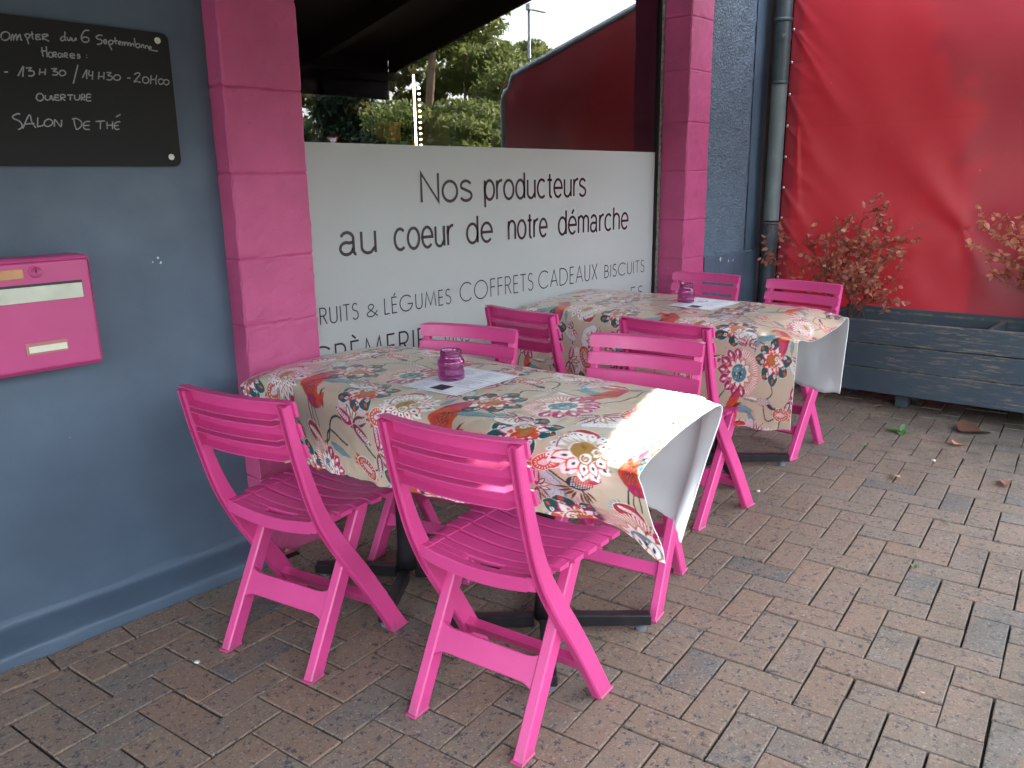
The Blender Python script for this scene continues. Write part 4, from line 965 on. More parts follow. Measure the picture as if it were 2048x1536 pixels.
def chair_template(label):
    t = thing('folding_chair', label, 'chair')
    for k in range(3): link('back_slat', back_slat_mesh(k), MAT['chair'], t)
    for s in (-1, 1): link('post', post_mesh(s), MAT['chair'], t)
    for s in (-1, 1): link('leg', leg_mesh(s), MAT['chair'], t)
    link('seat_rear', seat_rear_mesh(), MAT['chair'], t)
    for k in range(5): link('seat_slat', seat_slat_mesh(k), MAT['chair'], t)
    link('leg_bar', bar_mesh('leg_bar', .151, (.078, .158), (.110, .214), .016, .012), MAT['chair'], t)
    link('front_bar', bar_mesh('front_bar', .189, (.277, .100), (.255, .134), .026, .010), MAT['chair'], t)
    for s in (-1, 1):
        bm = bmesh.new(); bm_box(bm, .10, .425, s*.160-.006, s*.160+.006, .425, .448, .0015); link('seat_rail', bm_done(bm, 'seat_rail'), MAT['chair'], t)
        v, f = lathe([(.0005, 0), (.014, 0), (.014, .010), (.0005, .010)], 14); v = [(.178+a, s*.1815+(c if s > 0 else -c)*.65, .300+b) for a, b, c in v]
        link('pivot', mesh('pivot', v, f, False), MAT['chair'], t)
    return t
def copy_thing(src, label, loc, rot):
    o = src.copy(); COL.objects.link(o); o.location = loc; o.rotation_euler = (0, 0, R(rot)); o['label'] = label
    for ch in list(src.children):
        c = ch.copy(); COL.objects.link(c); c.parent = o
    return o
CH = [((1.092,1.949),11.7,'pink folding chair seen from behind, nearest the blue wall, at the nearer table'),
      ((1.240,1.289),7.8,'foremost pink folding chair, seen from behind at the open end of the nearer table'),
      ((2.135,2.145),194,'pink folding chair facing us across the nearer table, in front of the word CRÈMERIE'),
      ((2.355,1.505),191,'pink folding chair facing us across the nearer table by its lifted white cloth corner'),
      ((2.615,2.275),-4,'pink folding chair seen from behind at the window end of the farther table'),
      ((2.730,1.640),-1,'pink folding chair seen from behind at the open end of the farther table'),
      ((4.180,2.285),181,'pink folding chair on the far side of the farther table, below the right pink pillar'),
      ((4.130,1.700),174,'pink folding chair across the farther table, in front of the russet shrub')]
c0 = chair_template(CH[0][2]); c0['group'] = 'pink plastic folding chairs around the tables'
c0.location = (CH[0][0][0], CH[0][0][1], .001); c0.rotation_euler = (0, 0, R(CH[0][1]))
for (x, y), a, lab in CH[1:]: copy_thing(c0, lab, (x, y, .001), a)

# ------------------------------------------------------------------ tables under the cloths
def table(label, cx, cy, hw, hl, bases):
    t = thing('cafe_table', label, 'table', (cx, cy, 0), 0, 'black pedestal tables')
    box('tabletop', -hw+.045, hw-.04, -hl+.06, hl-.02, .728, .752, MAT['black'], t, .003)
    for bx_, by_, rot in bases:
        b = bpy.data.objects.new('pedestal', None)
        v, f = lathe([(.0005, .05), (.036, .05), (.034, .10), (.030, .14), (.030, .73), (.05, .734), (.0005, .734)], 18)
        p = link('column', mesh('column', v, f, True), MAT['black'], t, loc=(bx_-cx, by_-cy, 0))
        for k in range(4):
            a = R(rot+90*k); V = []; F = []
            bm = bmesh.new(); bm_box(bm, .034, .325, -.019, .019, .022, .060, .003)
            for vv in bm.verts:
                if vv.co.x > .2: vv.co.z -= (.004 if vv.co.z > .04 else 0)
            bmesh.ops.rotate(bm, verts=bm.verts, matrix=Matrix.Rotation(a, 3, 'Z')); ft = link('foot', bm_done(bm, 'foot'), MAT['black'], t, loc=(bx_-cx, by_-cy, 0))
            v, f = lathe([(.0005, 0), (.017, 0), (.017, .010), (.008, .014), (.008, .024), (.0005, .024)], 14); v = [(a_+.296*math.cos(a), b_+.296*math.sin(a), c_) for a_, b_, c_ in v]
            link('glide', mesh('glide', v, f), simple('grey_plastic_glide', (.12, .13, .14), .5) if 'glide' not in MAT else MAT['glide'], ft); MAT.setdefault('glide', bpy.data.materials['grey_plastic_glide'])
    return t
table('black two-pedestal table under the nearer flowered cloth', 1.71, 1.76, .30, .56, [(1.70, 2.03, 36), (1.76, 1.455, 42)])
table('black two-pedestal table under the farther flowered cloth', 3.36, 1.98, .35, .56, [(3.36, 2.30, 40), (3.46, 1.76, 42)])

# ------------------------------------------------------------------ printed cloth
CREAM = (.52, .43, .31); WHT = (.78, .74, .70); TEAL = (.008, .085, .080); ORG = (.62, .075, .022); RUST = (.42, .135, .045); OCH = (.36, .20, .055)
MAG = (.38, .018, .095); PINK = (.66, .42, .40); BLUE = (.16, .32, .36); NAVY = (.022, .035, .050); BRN = (.13, .040, .030); GRY = (.23, .22, .20)
RES = 1000.0; CW, CLH = .780, .565          # print canvas in metres; wraps both ways
CAN = np.zeros((int(CLH*RES), int(CW*RES), 3), np.float32); CAN[:] = CREAM
class Motif:
    def __init__(s, cx, cy, rot, S, size):
        K = 1.48; S = S*K; size = size*K; s.S = S; n = int(size*RES)+4; s.iy0 = int(cy*RES)-n; s.ix0 = int(cx*RES)-n
        yy, xx = np.mgrid[0:2*n, 0:2*n]; X = (xx+s.ix0)/RES-cx; Y = (yy+s.iy0)/RES-cy; c, q = math.cos(R(rot)), math.sin(R(rot))
        X, Y = Y, X; s.x = (X*c+Y*q)/S; s.y = (-X*q+Y*c)/S; s.iy = (yy+s.iy0) % CAN.shape[0]; s.ix = (xx+s.ix0) % CAN.shape[1]
    def put(s, m, col):
        CAN[s.iy[m], s.ix[m]] = col
    def loc(s, ang, ox=0, oy=0):
        c, q = math.cos(R(ang)), math.sin(R(ang)); X = s.x-ox; Y = s.y-oy; return X*c+Y*q, -X*q+Y*c
    def leaf(s, ang, r0, r1, w, col, ox=0, oy=0, out=None, ow=.012, peak=.42, curve=0):
        px, py = s.loc(ang, ox, oy); py = py-curve*(np.clip((px-r0)/(r1-r0), 0, 1))**2
        def msk(e):
            t = (px-(r0-e))/(r1-r0+2*e); tt = np.clip(t, 0, 1); k = math.log(.5)/math.log(peak)
            return (t > 0) & (t < 1) & (np.abs(py) < (w+e)*np.sin(np.pi*tt**k)**.85)
        if out is not None: s.put(msk(ow), out)
        s.put(msk(0), col)
    def ell(s, cx, cy, rx, ry, col, ang=0, out=None, ow=.01):
        px, py = s.loc(ang, cx, cy)
        if out is not None: s.put((px/(rx+ow))**2+(py/(ry+ow))**2 < 1, out)
        s.put((px/rx)**2+(py/ry)**2 < 1, col)
    def curve(s, pts, w, col, taper=False):
        P = catmull(np.array(pts, float), np.linspace(0, len(pts)-1, len(pts)*14))
        for i, (a, b) in enumerate(P):
            ww = w*(1-.75*i/len(P)) if taper else w; s.put((s.x-a)**2+(s.y-b)**2 < ww*ww, col)
def spiral(m, cx, cy, r, ang, w, col, turns=1.35):
    t = np.linspace(0, 1, 26); a = R(ang)+t*turns*2*math.pi; rr = r*(1-.8*t); m.curve(list(zip(cx+rr*np.cos(a), cy+rr*np.sin(a)))[::3], w, col)
def flower_green(cx, cy, rot, S):
    m = Motif(cx, cy, rot, S, S*1.15)
    for k in range(8):
        a = k*45+(-1)**k*4; L_ = 1.0 if k % 2 else .92
        m.leaf(a, .30, L_, .25, TEAL, out=WHT, ow=.018, peak=.55)
        m.leaf(a, .70, .90, .055, ORG, ox=0, oy=0); px = .6*math.cos(R(a+9)); py = .6*math.sin(R(a+9)); spiral(m, px, py, .085, a, .020, WHT, 1.1)
    for k in range(8):
        a = k*45+22.5; m.leaf(a, .22, .58, .13, WHT, out=MAG, ow=.055, peak=.42); m.leaf(a, .36, .60, .07, ORG if k % 2 else WHT, peak=.4)
    for k in range(10): m.leaf(k*36, .15, .42, .09, ORG, out=WHT, ow=.02)
    m.ell(-.05, .07, .30, .24, RUST, 20, out=WHT, ow=.025); m.ell(.12, -.12, .26, .22, ORG, 0); m.ell(.02, 0, .2, .2, RUST)
    spiral(m, -.12, .10, .14, 30, .028, WHT, 1.2); spiral(m, .12, -.10, .14, 200, .028, OCH, 1.2)
    for k in range(6): m.ell(-.22+.09*k, .26-.02*k, .022, .034, WHT, 40)
def flower_magenta(cx, cy, rot, S):
    m = Motif(cx, cy, rot, S, S*1.15)
    for k in range(26):          # fan of rays
        a = 100+k*6.2; m.leaf(a, .55, .98, .026, WHT, out=ORG, ow=.018, peak=.6)
    for k in range(8):
        a = -100+k*26; m.leaf(a, .38, .98, .20, MAG, out=WHT, ow=.015, peak=.55); m.leaf(a, .66, .88, .05, WHT, peak=.4); spiral(m, .60*math.cos(R(a)), .60*math.sin(R(a)), .07, a, .017, PINK, 1.1)
    for k in range(11): m.leaf(k*32.7, .26, .56, .09, WHT, out=ORG, ow=.040, peak=.4)
    m.ell(0, 0, .36, .33, (.10, .22, .24), 0, out=WHT, ow=.03); m.ell(.08, .06, .20, .16, TEAL, 30); m.ell(.06, -.14, .18, .12, BLUE, 0, out=TEAL, ow=.02)
    spiral(m, .12, .08, .12, 0, .022, BLUE, 1.3)
    for k in range(9): m.ell(-.42+.09*k, .18*math.sin(k*2.1), .024, .036, WHT, 60*k)
def flower_white(cx, cy, rot, S):
    m = Motif(cx, cy, rot, S, S*1.15)
    for k in range(9):
        a = -115+k*29; m.leaf(a, .40, .98, .15, WHT, out=(.50, .42, .34), ow=.010, peak=.50); m.leaf(a, .66, .84, .04, NAVY, peak=.4); spiral(m, .88*math.cos(R(a+6)), .88*math.sin(R(a+6)), .05, a, .010, GRY, 1.)
    for k in range(9): 
        a = 125+k*13.5; m.leaf(a, .45, .98, .085, WHT, peak=.62); m.ell(.84*math.cos(R(a)), .84*math.sin(R(a)), .045, .022, NAVY, a)
    for k in range(8): m.leaf(-120+k*32, .30, .72, .12, WHT, out=ORG, ow=.040, peak=.42); m.leaf(-120+k*32, .42, .56, .035, NAVY)
    m.ell(-.06, 0, .36, .28, OCH, 15, out=WHT, ow=.03); m.ell(-.26, .10, .16, .17, OCH); m.ell(.1, .13, .15, .14, WHT, 0, out=OCH, ow=.04); m.ell(.10, -.15, .15, .14, WHT, 0, out=OCH, ow=.04)
    spiral(m, .10, .13, .10, 0, .024, OCH, 1.2); spiral(m, .10, -.15, .10, 180, .024, OCH, 1.2)
    for k in range(7): m.ell(-.3+.05*(k % 4), .08+.07*(k//4)-.12, .016, .026, BRN, 70*k)
    m.curve([(-.5, -.35), (-.75, -.25), (-.8, -.05), (-.72, .05)], .022, MAG)
def bird(cx, cy, rot, S, flip=1):
    m = Motif(cx, cy, rot, S, S*1.25); m.y = m.y*flip
    m.leaf(98, .1, 1.12, .13, MAG, -.30, -.15, out=None, curve=-.1); m.leaf(80, .2, .98, .15, (.50, .06, .12), -.28, 0, curve=.12)
    m.leaf(12, .0, .98, .15, BLUE, -.05, .22, out=NAVY, ow=.014, peak=.4, curve=.20)
    for k in range(12): m.curve([(.05+.065*k, .30+.012*k), (.07+.07*k, .16+.022*k)], .008, TEAL)
    m.leaf(-72, -.28, .98, .30, ORG, -.28, .25, out=BRN, ow=.012, peak=.5, curve=.30); m.leaf(-60, -.1, .66, .25, (.40, .055, .04), -.20, .05, peak=.5); m.leaf(118, -.1, .42, .09, ORG, .02, .22); m.leaf(60, -.1, .50, .07, BRN, -.1, .15)
    for i in range(9):
        for j in range(5):
            if (i+j) % 2: m.ell(-.20+.055*j-.0+.02*i, .18-.085*i, .026, .020, BRN if i < 5 else MAG, -60)
            else: m.ell(-.20+.055*j+.02*i, .18-.085*i, .016, .012, (.75, .28, .10), -60)
    m.leaf(-28, -.05, .56, .14, MAG, -.10, -.44, peak=.5, curve=.12)
    for k in range(5): m.curve([(.08+.07*k, -.50-.0*k), (.11+.07*k, -.66+.035*k)], .013, BRN if k % 2 else ORG)
    m.leaf(55, -.08, .42, .12, ORG, .34, -.55, peak=.4); m.leaf(78, .1, .52, .03, BRN, .40, -.50); m.leaf(-80, 0, .22, .05, MAG, .50, -.40); m.ell(.42, -.46, .018, .018, NAVY)
    m.curve([(.02, -.62), (-.02, -.85), (.0, -1.05)], .014, NAVY); m.curve([(.12, -.62), (.14, -.85), (.12, -1.0)], .014, NAVY)
def bird_dark(cx, cy, rot, S):
    m = Motif(cx, cy, rot, S, S*1.2)
    for k in range(9): m.leaf(-150+k*14, .30, .92-.03*abs(k-4), .045, BRN, .0, 0, out=CREAM, ow=.01)
    m.leaf(-95, .3, 1.02, .085, PINK, out=WHT, ow=.02, peak=.6)
    m.ell(0, .14, .42, .32, NAVY, 25); m.ell(.06, .30, .30, .22, RUST, 25); m.ell(.12, .24, .30, .20, (.50, .07, .05), 20)
    for i in range(9):
        for j in range(7):
            x, y = -.26+.075*i, .30-.075*j+.02*i
            if x*x/.16+(y-.14)**2/.09 < 1: m.ell(x, y, .026, .019, PINK if j < 4 else WHT, 30)
    m.leaf(35, .3, .8, .10, MAG, 0, .1)
def bird_grey(cx, cy, rot, S):
    m = Motif(cx, cy, rot, S, S*1.2)
    m.leaf(180, .15, 1.1, .07, GRY); m.leaf(172, .15, .95, .05, WHT, curve=.05)
    m.ell(.05, 0, .40, .17, (.42, .40, .36), 5, out=NAVY, ow=.01)
    for i in range(8):
        for j in range(4): m.ell(-.22+.075*i, .09-.06*j, .024, .018, WHT if (i+j) % 2 else ORG, 0)
    m.leaf(-18, .3, .80, .10, NAVY); m.ell(.78, -.20, .10, .06, NAVY); m.leaf(-25, 0, .14, .04, OCH, .84, -.22); m.ell(.76, -.19, .015, .015, WHT)
def pomegranate(cx, cy, rot, S, crown=ORG):
    m = Motif(cx, cy, rot, S, S*1.3)
    for k in range(3): m.leaf(160+k*20, .6, 1.12, .12, crown)
    m.ell(0, 0, .82, .56, (.50, .05, .045), 0, out=WHT, ow=.05); m.ell(0, 0, .82, .56, (.24, .09, .05)); m.ell(0, 0, .75, .50, ORG)
    for k in range(17): 
        a = k*21; m.leaf(a, .0, .2, .035, WHT, .48*math.cos(R(a)), .34*math.sin(R(a)), peak=.4)
    m.ell(.02, 0, .46, .25, NAVY); m.ell(.02, 0, .43, .225, WHT)
    for k in range(-3, 4): m.curve([(.11*k-.1, -.2), (.11*k+.08, .2)], .010, MAG); m.curve([(.11*k+.1, -.2), (.11*k-.08, .2)], .010, MAG)
    m.ell(.95, 0, .06, .06, crown)
def pom_solid(cx, cy, rot, S):
    m = Motif(cx, cy, rot, S, S*1.3)
    for k in range(5): m.leaf(150+k*15, .6, 1.15, .06, BLUE, out=WHT, ow=.015)
    m.ell(0, 0, .80, .58, (.40, .03, .04), 0, out=WHT, ow=.05); m.ell(.05, .05, .70, .18, WHT, 0, out=(.25, .02, .03), ow=.03)
    for k in range(6):
        for j in (-1, 1): m.ell(-.38+.15*k, .05+j*.07, .05, .04, PINK, 20)
    m.leaf(0, .75, 1.05, .16, ORG)
def lace(cx, cy, rot, S, fan=WHT, sc=BLUE, lf=BRN):
    m = Motif(cx, cy, rot, S, S*1.2)
    for k in range(7): m.ell(.72*math.cos(R(38+k*14)), .72*math.sin(R(38+k*14)), .20, .20, sc)
    for k in range(7): m.ell(.68*math.cos(R(38+k*14)), .68*math.sin(R(38+k*14)), .18, .18, fan)
    m.leaf(80, 0, .88, .42, fan, peak=.62)
    for r_ in (.5, .64, .78):
        for k in range(14): m.ell(r_*math.cos(R(38+k*6.4)), r_*math.sin(R(38+k*6.4)), .014, .014, lf if r_ < .7 else MAG)
    for a, l in ((54, .60), (80, .70), (106, .60)): m.leaf(a, .12, l, .105, OCH if a == 80 else lf, out=WHT, ow=.02); m.leaf(a, .2, l-.08, .045, WHT)
    for a, c in ((150, MAG), (10, BRN), (-35, (.20, .03, .05))):
        m.leaf(a, .02, .86, .15, c, out=PINK, ow=.028, peak=.42)
        px, py = m.loc(a)
        for k in range(7): m.leaf(a+32, 0, .13, .018, WHT, (.18+.085*k)*math.cos(R(a)), (.18+.085*k)*math.sin(R(a))); m.leaf(a-32, 0, .13, .018, WHT, (.18+.085*k)*math.cos(R(a)), (.18+.085*k)*math.sin(R(a)))
def blue_leaf(cx, cy, rot, S):
    m = Motif(cx, cy, rot, S, S*1.2); m.leaf(0, -.8, .9, .20, BLUE, out=NAVY, ow=.025, curve=.35); m.curve([(-.8, 0), (.0, .05), (.8, .35)], .012, NAVY)
def stem(pts, w=.0022, col=NAVY):
    P = catmull(np.array(pts, float), np.linspace(0, len(pts)-1, len(pts)*40)); r = int(w*RES)+1
    for x, y in P:
        iy, ix = int(y*RES), int(x*RES)
        for dy in range(-r, r+1):
            for dx in range(-r, r+1):
                if dx*dx+dy*dy <= (w*RES)**2+.3: CAN[(iy+dy) % CAN.shape[0], (ix+dx) % CAN.shape[1]] = col
def stems():
    for pts in ([(.11,.373),(.10,.44),(.16,.50),(.155,.58),(.12,.66)], [(.16,.03),(.10,.10),(.06,.15),(.04,.08)], [(.19,.165),(.155,.21),(.15,.25)], [(.28,.05),(.22,.03),(.16,.03)],
                [(.56,.45),(.52,.40),(.47,.42),(.40,.40)], [(.60,.345),(.63,.42),(.56,.45)], [(.465,0.),(.53,.06),(.60,.10),(.68,.08)], [(.46,.14),(.50,.17),(.512,.204)], [(.24,.385),(.16,.38),(.11,.373)],
                [(.73,.40),(.68,.36),(.60,.345)], [(.73,.40),(.76,.47),(.70,.53),(.67,.58)], [(.02,.37),(.08,.42),(.13,.47),(.10,.55)], [(.15,.25),(.09,.28),(.04,.24)], [(.40,.40),(.34,.46),(.33,.53),(.28,.60)], [(.53,.305),(.47,.28),(.40,.27)]):
        stem(pts, .0022, (.012, .04, .04))
stems()
blue_leaf(.075,.500,-30,.040); blue_leaf(.690,.085,20,.045); blue_leaf(.640,.500,120,.035); blue_leaf(.335,.500,60,.030)
lace(.155,.035,5,.066,fan=(.66,.50,.50),sc=(.62,.60,.60),lf=(.20,.04,.05)); lace(.100,.140,-60,.058,fan=(.50,.56,.60),sc=BLUE,lf=BRN); lace(.450,.145,-115,.062,fan=WHT,sc=(.30,.46,.50),lf=BRN)
lace(.535,.300,100,.062,fan=WHT,sc=(.72,.56,.54),lf=(.24,.10,.08)); lace(.720,.190,30,.055,fan=(.66,.58,.56),sc=BLUE,lf=BRN); lace(.400,.270,-30,.040,fan=(.62,.60,.58),sc=BLUE,lf=OCH)
pomegranate(.195,.160,25,.034); pomegranate(.045,.070,-30,.036); pom_solid(.110,.375,-30,.033); pomegranate(.600,.345,0,.034); pomegranate(.512,.205,-70,.040); pom_solid(.670,.560,10,.032); pom_solid(.335,.190,200,.026); pomegranate(.760,.300,80,.030)
bird_grey(.560,.450,180,.060); bird_dark(.150,.250,0,.056)
flower_green(.280,.048,0,.068); flower_green(.400,.405,50,.066); flower_green(.000,.235,20,.066); flower_green(.640,.220,10,.052)
flower_magenta(.465,.005,20,.066); flower_magenta(.012,.395,-30,.064)
flower_white(.262,.240,-25,.064); flower_white(.735,.410,60,.056)
bird(.255,.395,0,.084); bird(.610,.020,150,.058); lace(.690,.470,-90,.050,fan=(.66,.50,.50),sc=(.62,.60,.60),lf=(.20,.04,.05)); lace(.345,.540,200,.046,fan=WHT,sc=BLUE,lf=BRN)
blue_leaf(.340,.320,80,.026)
OFF1, U01, SG1 = 0.0, 0.0, 1
OFF2, U02, SG2 = 1.24, .665, -1

def cloth(label, ST, nu, nv, off, u0, sg):
    t = thing('tablecloth', label, 'tablecloth', (0, 0, 0), 0, 'flower and bird print oilcloths')
    G, U, Vv = cloth_grid(ST, nu, nv)
    dn = bandnoise(nv, nu, nu/16., nu/5., 3)*.0022
    dm = bandnoise(nv, nu, nu/45., nu/18., 5)*.00045; e = np.clip(np.minimum(U, U[-1]-U)/.25, 0, 1)[None]; G[..., 2] += dn*(.25+.75*(1-e))+dm; G[..., 0] += (dn+dm*1.5)*.8*(1-e)
    me = grid_mesh('printed_face', G, True)
    iy = ((sg*Vv[:, None]+off)*RES).astype(int) % CAN.shape[0]; ix = ((sg*U[None]+u0)*RES).astype(int) % CAN.shape[1]
    Cc = (CAN+np.roll(CAN, 1, 0)+np.roll(CAN, 1, 1)+np.roll(np.roll(CAN, 1, 0), 1, 1))/4
    col = np.ones((nv, nu, 4), np.float32); col[..., :3] = Cc[iy, ix]
    ca = me.color_attributes.new('print', 'FLOAT_COLOR', 'POINT'); ca.data.foreach_set('color', col.reshape(-1))
    link('printed_face', me, MAT['cloth'], t)
    # white backing, 2 mm behind, with a thin edge
    st = 6; iv = np.unique(np.r_[np.arange(0, nv, st), nv-1]); iu = np.unique(np.r_[np.arange(0, nu, st), nu-1]); H = G[np.ix_(iv, iu)]
    du = np.gradient(H, axis=1); dv = np.gradient(H, axis=0); n = np.cross(du, dv); n /= np.linalg.norm(n, axis=2, keepdims=True)+1e-9
    if n[len(iv)//2, len(iu)//2, 2] < 0: n = -n
    B = H-n*.0022; a, b = len(iv), len(iu); V = np.concatenate([B.reshape(-1, 3), (H-n*.0003).reshape(-1, 3)]).tolist(); F = []
    for i in range(a-1):
        for j in range(b-1): F.append((i*b+j, (i+1)*b+j, (i+1)*b+j+1, i*b+j+1))
    N = a*b; ring = [(0, j) for j in range(b)]+[(i, b-1) for i in range(1, a)]+[(a-1, j) for j in range(b-2, -1, -1)]+[(i, 0) for i in range(a-2, 0, -1)]
    for k in range(len(ring)):
        p_, q_ = ring[k], ring[(k+1) % len(ring)]; i0 = p_[0]*b+p_[1]; i1 = q_[0]*b+q_[1]; F.append((i0, i1, i1+N, i0+N))
    mb_ = mesh('white_backing', V, F, True); link('white_backing', mb_, MAT['lining'], t); return t
cloth('flower and bird print oilcloth on the nearer table, its foremost corner hanging lowest', ST1, 660, 900, OFF1, U01, SG1)
cloth('flower and bird print oilcloth on the farther table, by the planter', ST2, 420, 470, OFF2, U02, SG2)

# ------------------------------------------------------------------ menus and jars
def menu(label, quad, z):
    t = thing('menu_sheet', label, 'menu', (0, 0, 0), 0, 'white menus under the jars')
    A, B_, C_, D_ = [np.array(q) for q in quad]      # left, near, right, far corners
    n = 14; Vg = np.zeros((n, n, 3))
    for i in range(n):
        for j in range(n):
            s, r_ = i/(n-1), j/(n-1); q = A*(1-s)*(1-r_)+B_*(1-s)*r_+C_*s*r_+D_*s*(1-r_); Vg[i, j] = (q[0], q[1], z+.003*max(0, s*2-1.5)**2*3+.0006*math.sin(7*r_+3*s))
    link('paper', grid_mesh('paper', Vg), MAT['paper'], t)
    def P_(s, r_): q = A*(1-s)*(1-r_)+B_*(1-s)*r_+C_*s*r_+D_*s*(1-r_); return (q[0], q[1], z+.0012+.003*max(0, s*2-1.5)**2*3)
    parts = []
    def ln(s0, r0, s1, r1, w): parts.append(ribbon([(s0+(s1-s0)*k/6, r0+(r1-r0)*k/6) for k in range(7)], w, lambda q: P_(q[0], q[1])))
    for s0, r0, s1, r1 in ((.03,.04,.03,.96),(.97,.04,.97,.96),(.03,.04,.97,.04),(.03,.96,.97,.96),(.30,.04,.30,.96),(.62,.04,.62,.96)): ln(s0, r0, s1, r1, .006)
    rd = random.Random(int(A[0]*1000)); 
    for s0, s1, rr in ((.36,.58,.1),(.36,.58,.5),(.68,.93,.1),(.68,.93,.5),(.07,.26,.1)):
        s = s0
        while s < s1:
            a = rr+rd.uniform(0, .03); ln(s, a, s, a+rd.uniform(.18, .34), .005); s += .028
    V, F = merge([q for q in parts if q[0]]); link('printed_lines', mesh('printed_lines', V, F), MAT['ink'], t)
    V = [P_(.08, .42), P_(.08, .66), P_(.26, .66), P_(.26, .42)]; link('dark_panel', mesh('dark_panel', V, [(0, 1, 2, 3)]), MAT['inkdark'], t)
menu('white printed menu sheet under the purple jar on the nearer table', [(1.519,1.800),(1.538,1.591),(1.819,1.603),(1.811,1.819)], .7755)
menu('white printed menu sheet under the purple jar on the farther table', [(3.315,2.000),(3.302,1.768),(3.585,1.768),(3.62,2.010)], .7755)
def jar(label, x, y, z):
    t = thing('candle_jar', label, 'jar', (x, y, z), 0, 'purple glass jars on the tables')
    o = [(.0005, 0), (.037, 0), (.0395, .003), (.0405, .012), (.0395, .026), (.0385, .036), (.041, .044), (.0415, .052), (.040, .058), (.034, .065), (.0325, .070), (.0325, .086), (.0332, .0885)]
    i = [(.0318, .0885), (.0300, .086), (.0300, .070), (.0315, .064), (.0370, .057), (.0385, .050), (.0382, .045), (.036, .036), (.0368, .026), (.0375, .012), (.0365, .007), (.0005, .006)]
    v, f = lathe(o+i, 48); link('glass_body', mesh('glass_body', v, f, True), MAT['jar'], t); return t
jar('purple glass candle jar on the menu of the nearer table', 1.668, 1.742, .7772)
jar('purple glass candle jar on the menu of the farther table', 3.452, 1.980, .7772)

# ------------------------------------------------------------------ small things on the paving
def dead_leaf(label, x, y, s, rot, k, sx=1.0, mat=None):
    o = bpy.data.objects.new('fallen_leaf', LEAF[k].copy()); COL.objects.link(o); o.data.name = 'fallen_leaf'
    if mat: o.data.materials.clear(); o.data.materials.append(mat)
    o.location = (x, y, .012); o.rotation_euler = (R(8), R(-6), R(rot)); o.scale = (s, s*sx, s*1.0); tag(o, label, 'leaf', 'fallen leaves on the paving')
dk = leaf_mat('dark_brown_leaf', (.055, .022, .015), (.11, .045, .03), .05)
tan = leaf_mat('tan_leaf', (.55, .27, .10), (.62, .36, .16), .1)
dead_leaf('large dark brown fallen leaf lying near the planter, right of the small weed', 4.72, 1.02, .21, -25, 1, 1.25, dk)
dead_leaf('orange brown fallen leaf between large dark leaf and the open paving', 4.47, .985, .08, -5, 2)
dead_leaf('small tan leaf standing out alone in the middle of the far paving', 3.80, 1.045, .055, 60, 3, 1., tan)
dead_leaf('tiny orange leaf fragment on a paver near the bottom right', 2.156, .475, .014, 40, 2, 1.6)
dead_leaf('thin brown leaf on the paving at the right edge of the photo', 3.99, .66, .10, 10, 1, .8)
dead_leaf('orange leaf under the planter beside its foot', 5.00, 1.50, .07, 120, 2)
gm = leaf_mat('fresh_green_leaf', (.045, .12, .03), (.085, .19, .05), .3)
def weed(label, x, y, leaves, s):
    t = thing('weed', label, 'weed', (x, y, 0), 0, 'small weeds between pavers'); 
    rd = random.Random(int(x*100))
    for k in range(leaves):
        m_ = LEAF[k % 4].copy(); m_.materials.clear(); o = link('leaf', m_, gm, t, loc=(0, 0, .003)); o.rotation_euler = (rd.uniform(-.3, .3), R(-rd.uniform(12, 55)), R(360/leaves*k+rd.uniform(-20, 20))); q = s*rd.uniform(.7, 1.2); o.scale = (q, q*.8, q)
weed('tallest green weed sprouting from a joint near the planter', 4.55, 1.27, 5, .062)
weed('flat small green weed left of the tallest weed', 4.18, 1.33, 4, .024)
weed('small green tuft in a joint in middle of the open paving', 2.93, .725, 6, .017)
weed('tiny green sprout in a joint at the right of the paving', 3.42, .74, 4, .013)
for x, y, s, lab in ((.965,2.115,.008,'small pale pebble on the paving by the rear foot of the left chair'),(3.258,1.47,.009,'white crumb on the paving beside the farther table foot'),(4.17,1.0,.010,'small pale scrap on the paving beside the tan leaf')):
    bm = bmesh.new(); bmesh.ops.create_icosphere(bm, subdivisions=2, radius=s)
    for v in bm.verts: v.co *= 1+.25*math.sin(v.co.x*900+v.co.y*700); v.co.z *= .6
    o = link('pebble', bm_done(bm, 'pebble', True), simple('pale_stone', (.55, .5, .45), .8) if 'peb' not in MAT else MAT['peb'], None, loc=(x, y, s*.4)); MAT.setdefault('peb', bpy.data.materials['pale_stone']); tag(o, lab, 'pebble')
rs = np.random.RandomState(41); V = []; F = []
for q in range(3600):
    m_ = rs.rand()
    if m_ < .35: x, y = rs.uniform(.2, 5.2), 2.50-abs(rs.randn())*.05
    elif m_ < .6: x, y = 4.9-abs(rs.randn())*.25, rs.uniform(.3, 2.2)
    else: x, y = rs.uniform(.3, 5), rs.uniform(-.3, 2.4)
    r_ = rs.uniform(.0007, .0022); o_ = len(V); a = rs.rand(3)*.6+.6
    V += [(x+r_*a[0], y, .001+r_*.3), (x, y+r_*a[1], .001), (x-r_, y, .001+r_*.2), (x, y-r_, .0015), (x, y, .001+r_*a[2])]; F += [(o_, o_+1, o_+4), (o_+1, o_+2, o_+4), (o_+2, o_+3, o_+4), (o_+3, o_, o_+4)]
gr = NT('mixed_grit'); gr.base(gr.mix(gr.rng(gr.noise(gr.geo(), 140, 1), .45, .55), (.05, .035, .025), (.40, .35, .29))); gr.set(Roughness=.9)
link('grit', mesh('grit', V, F), gr.m, None, kind='stuff')
rd = random.Random(8)
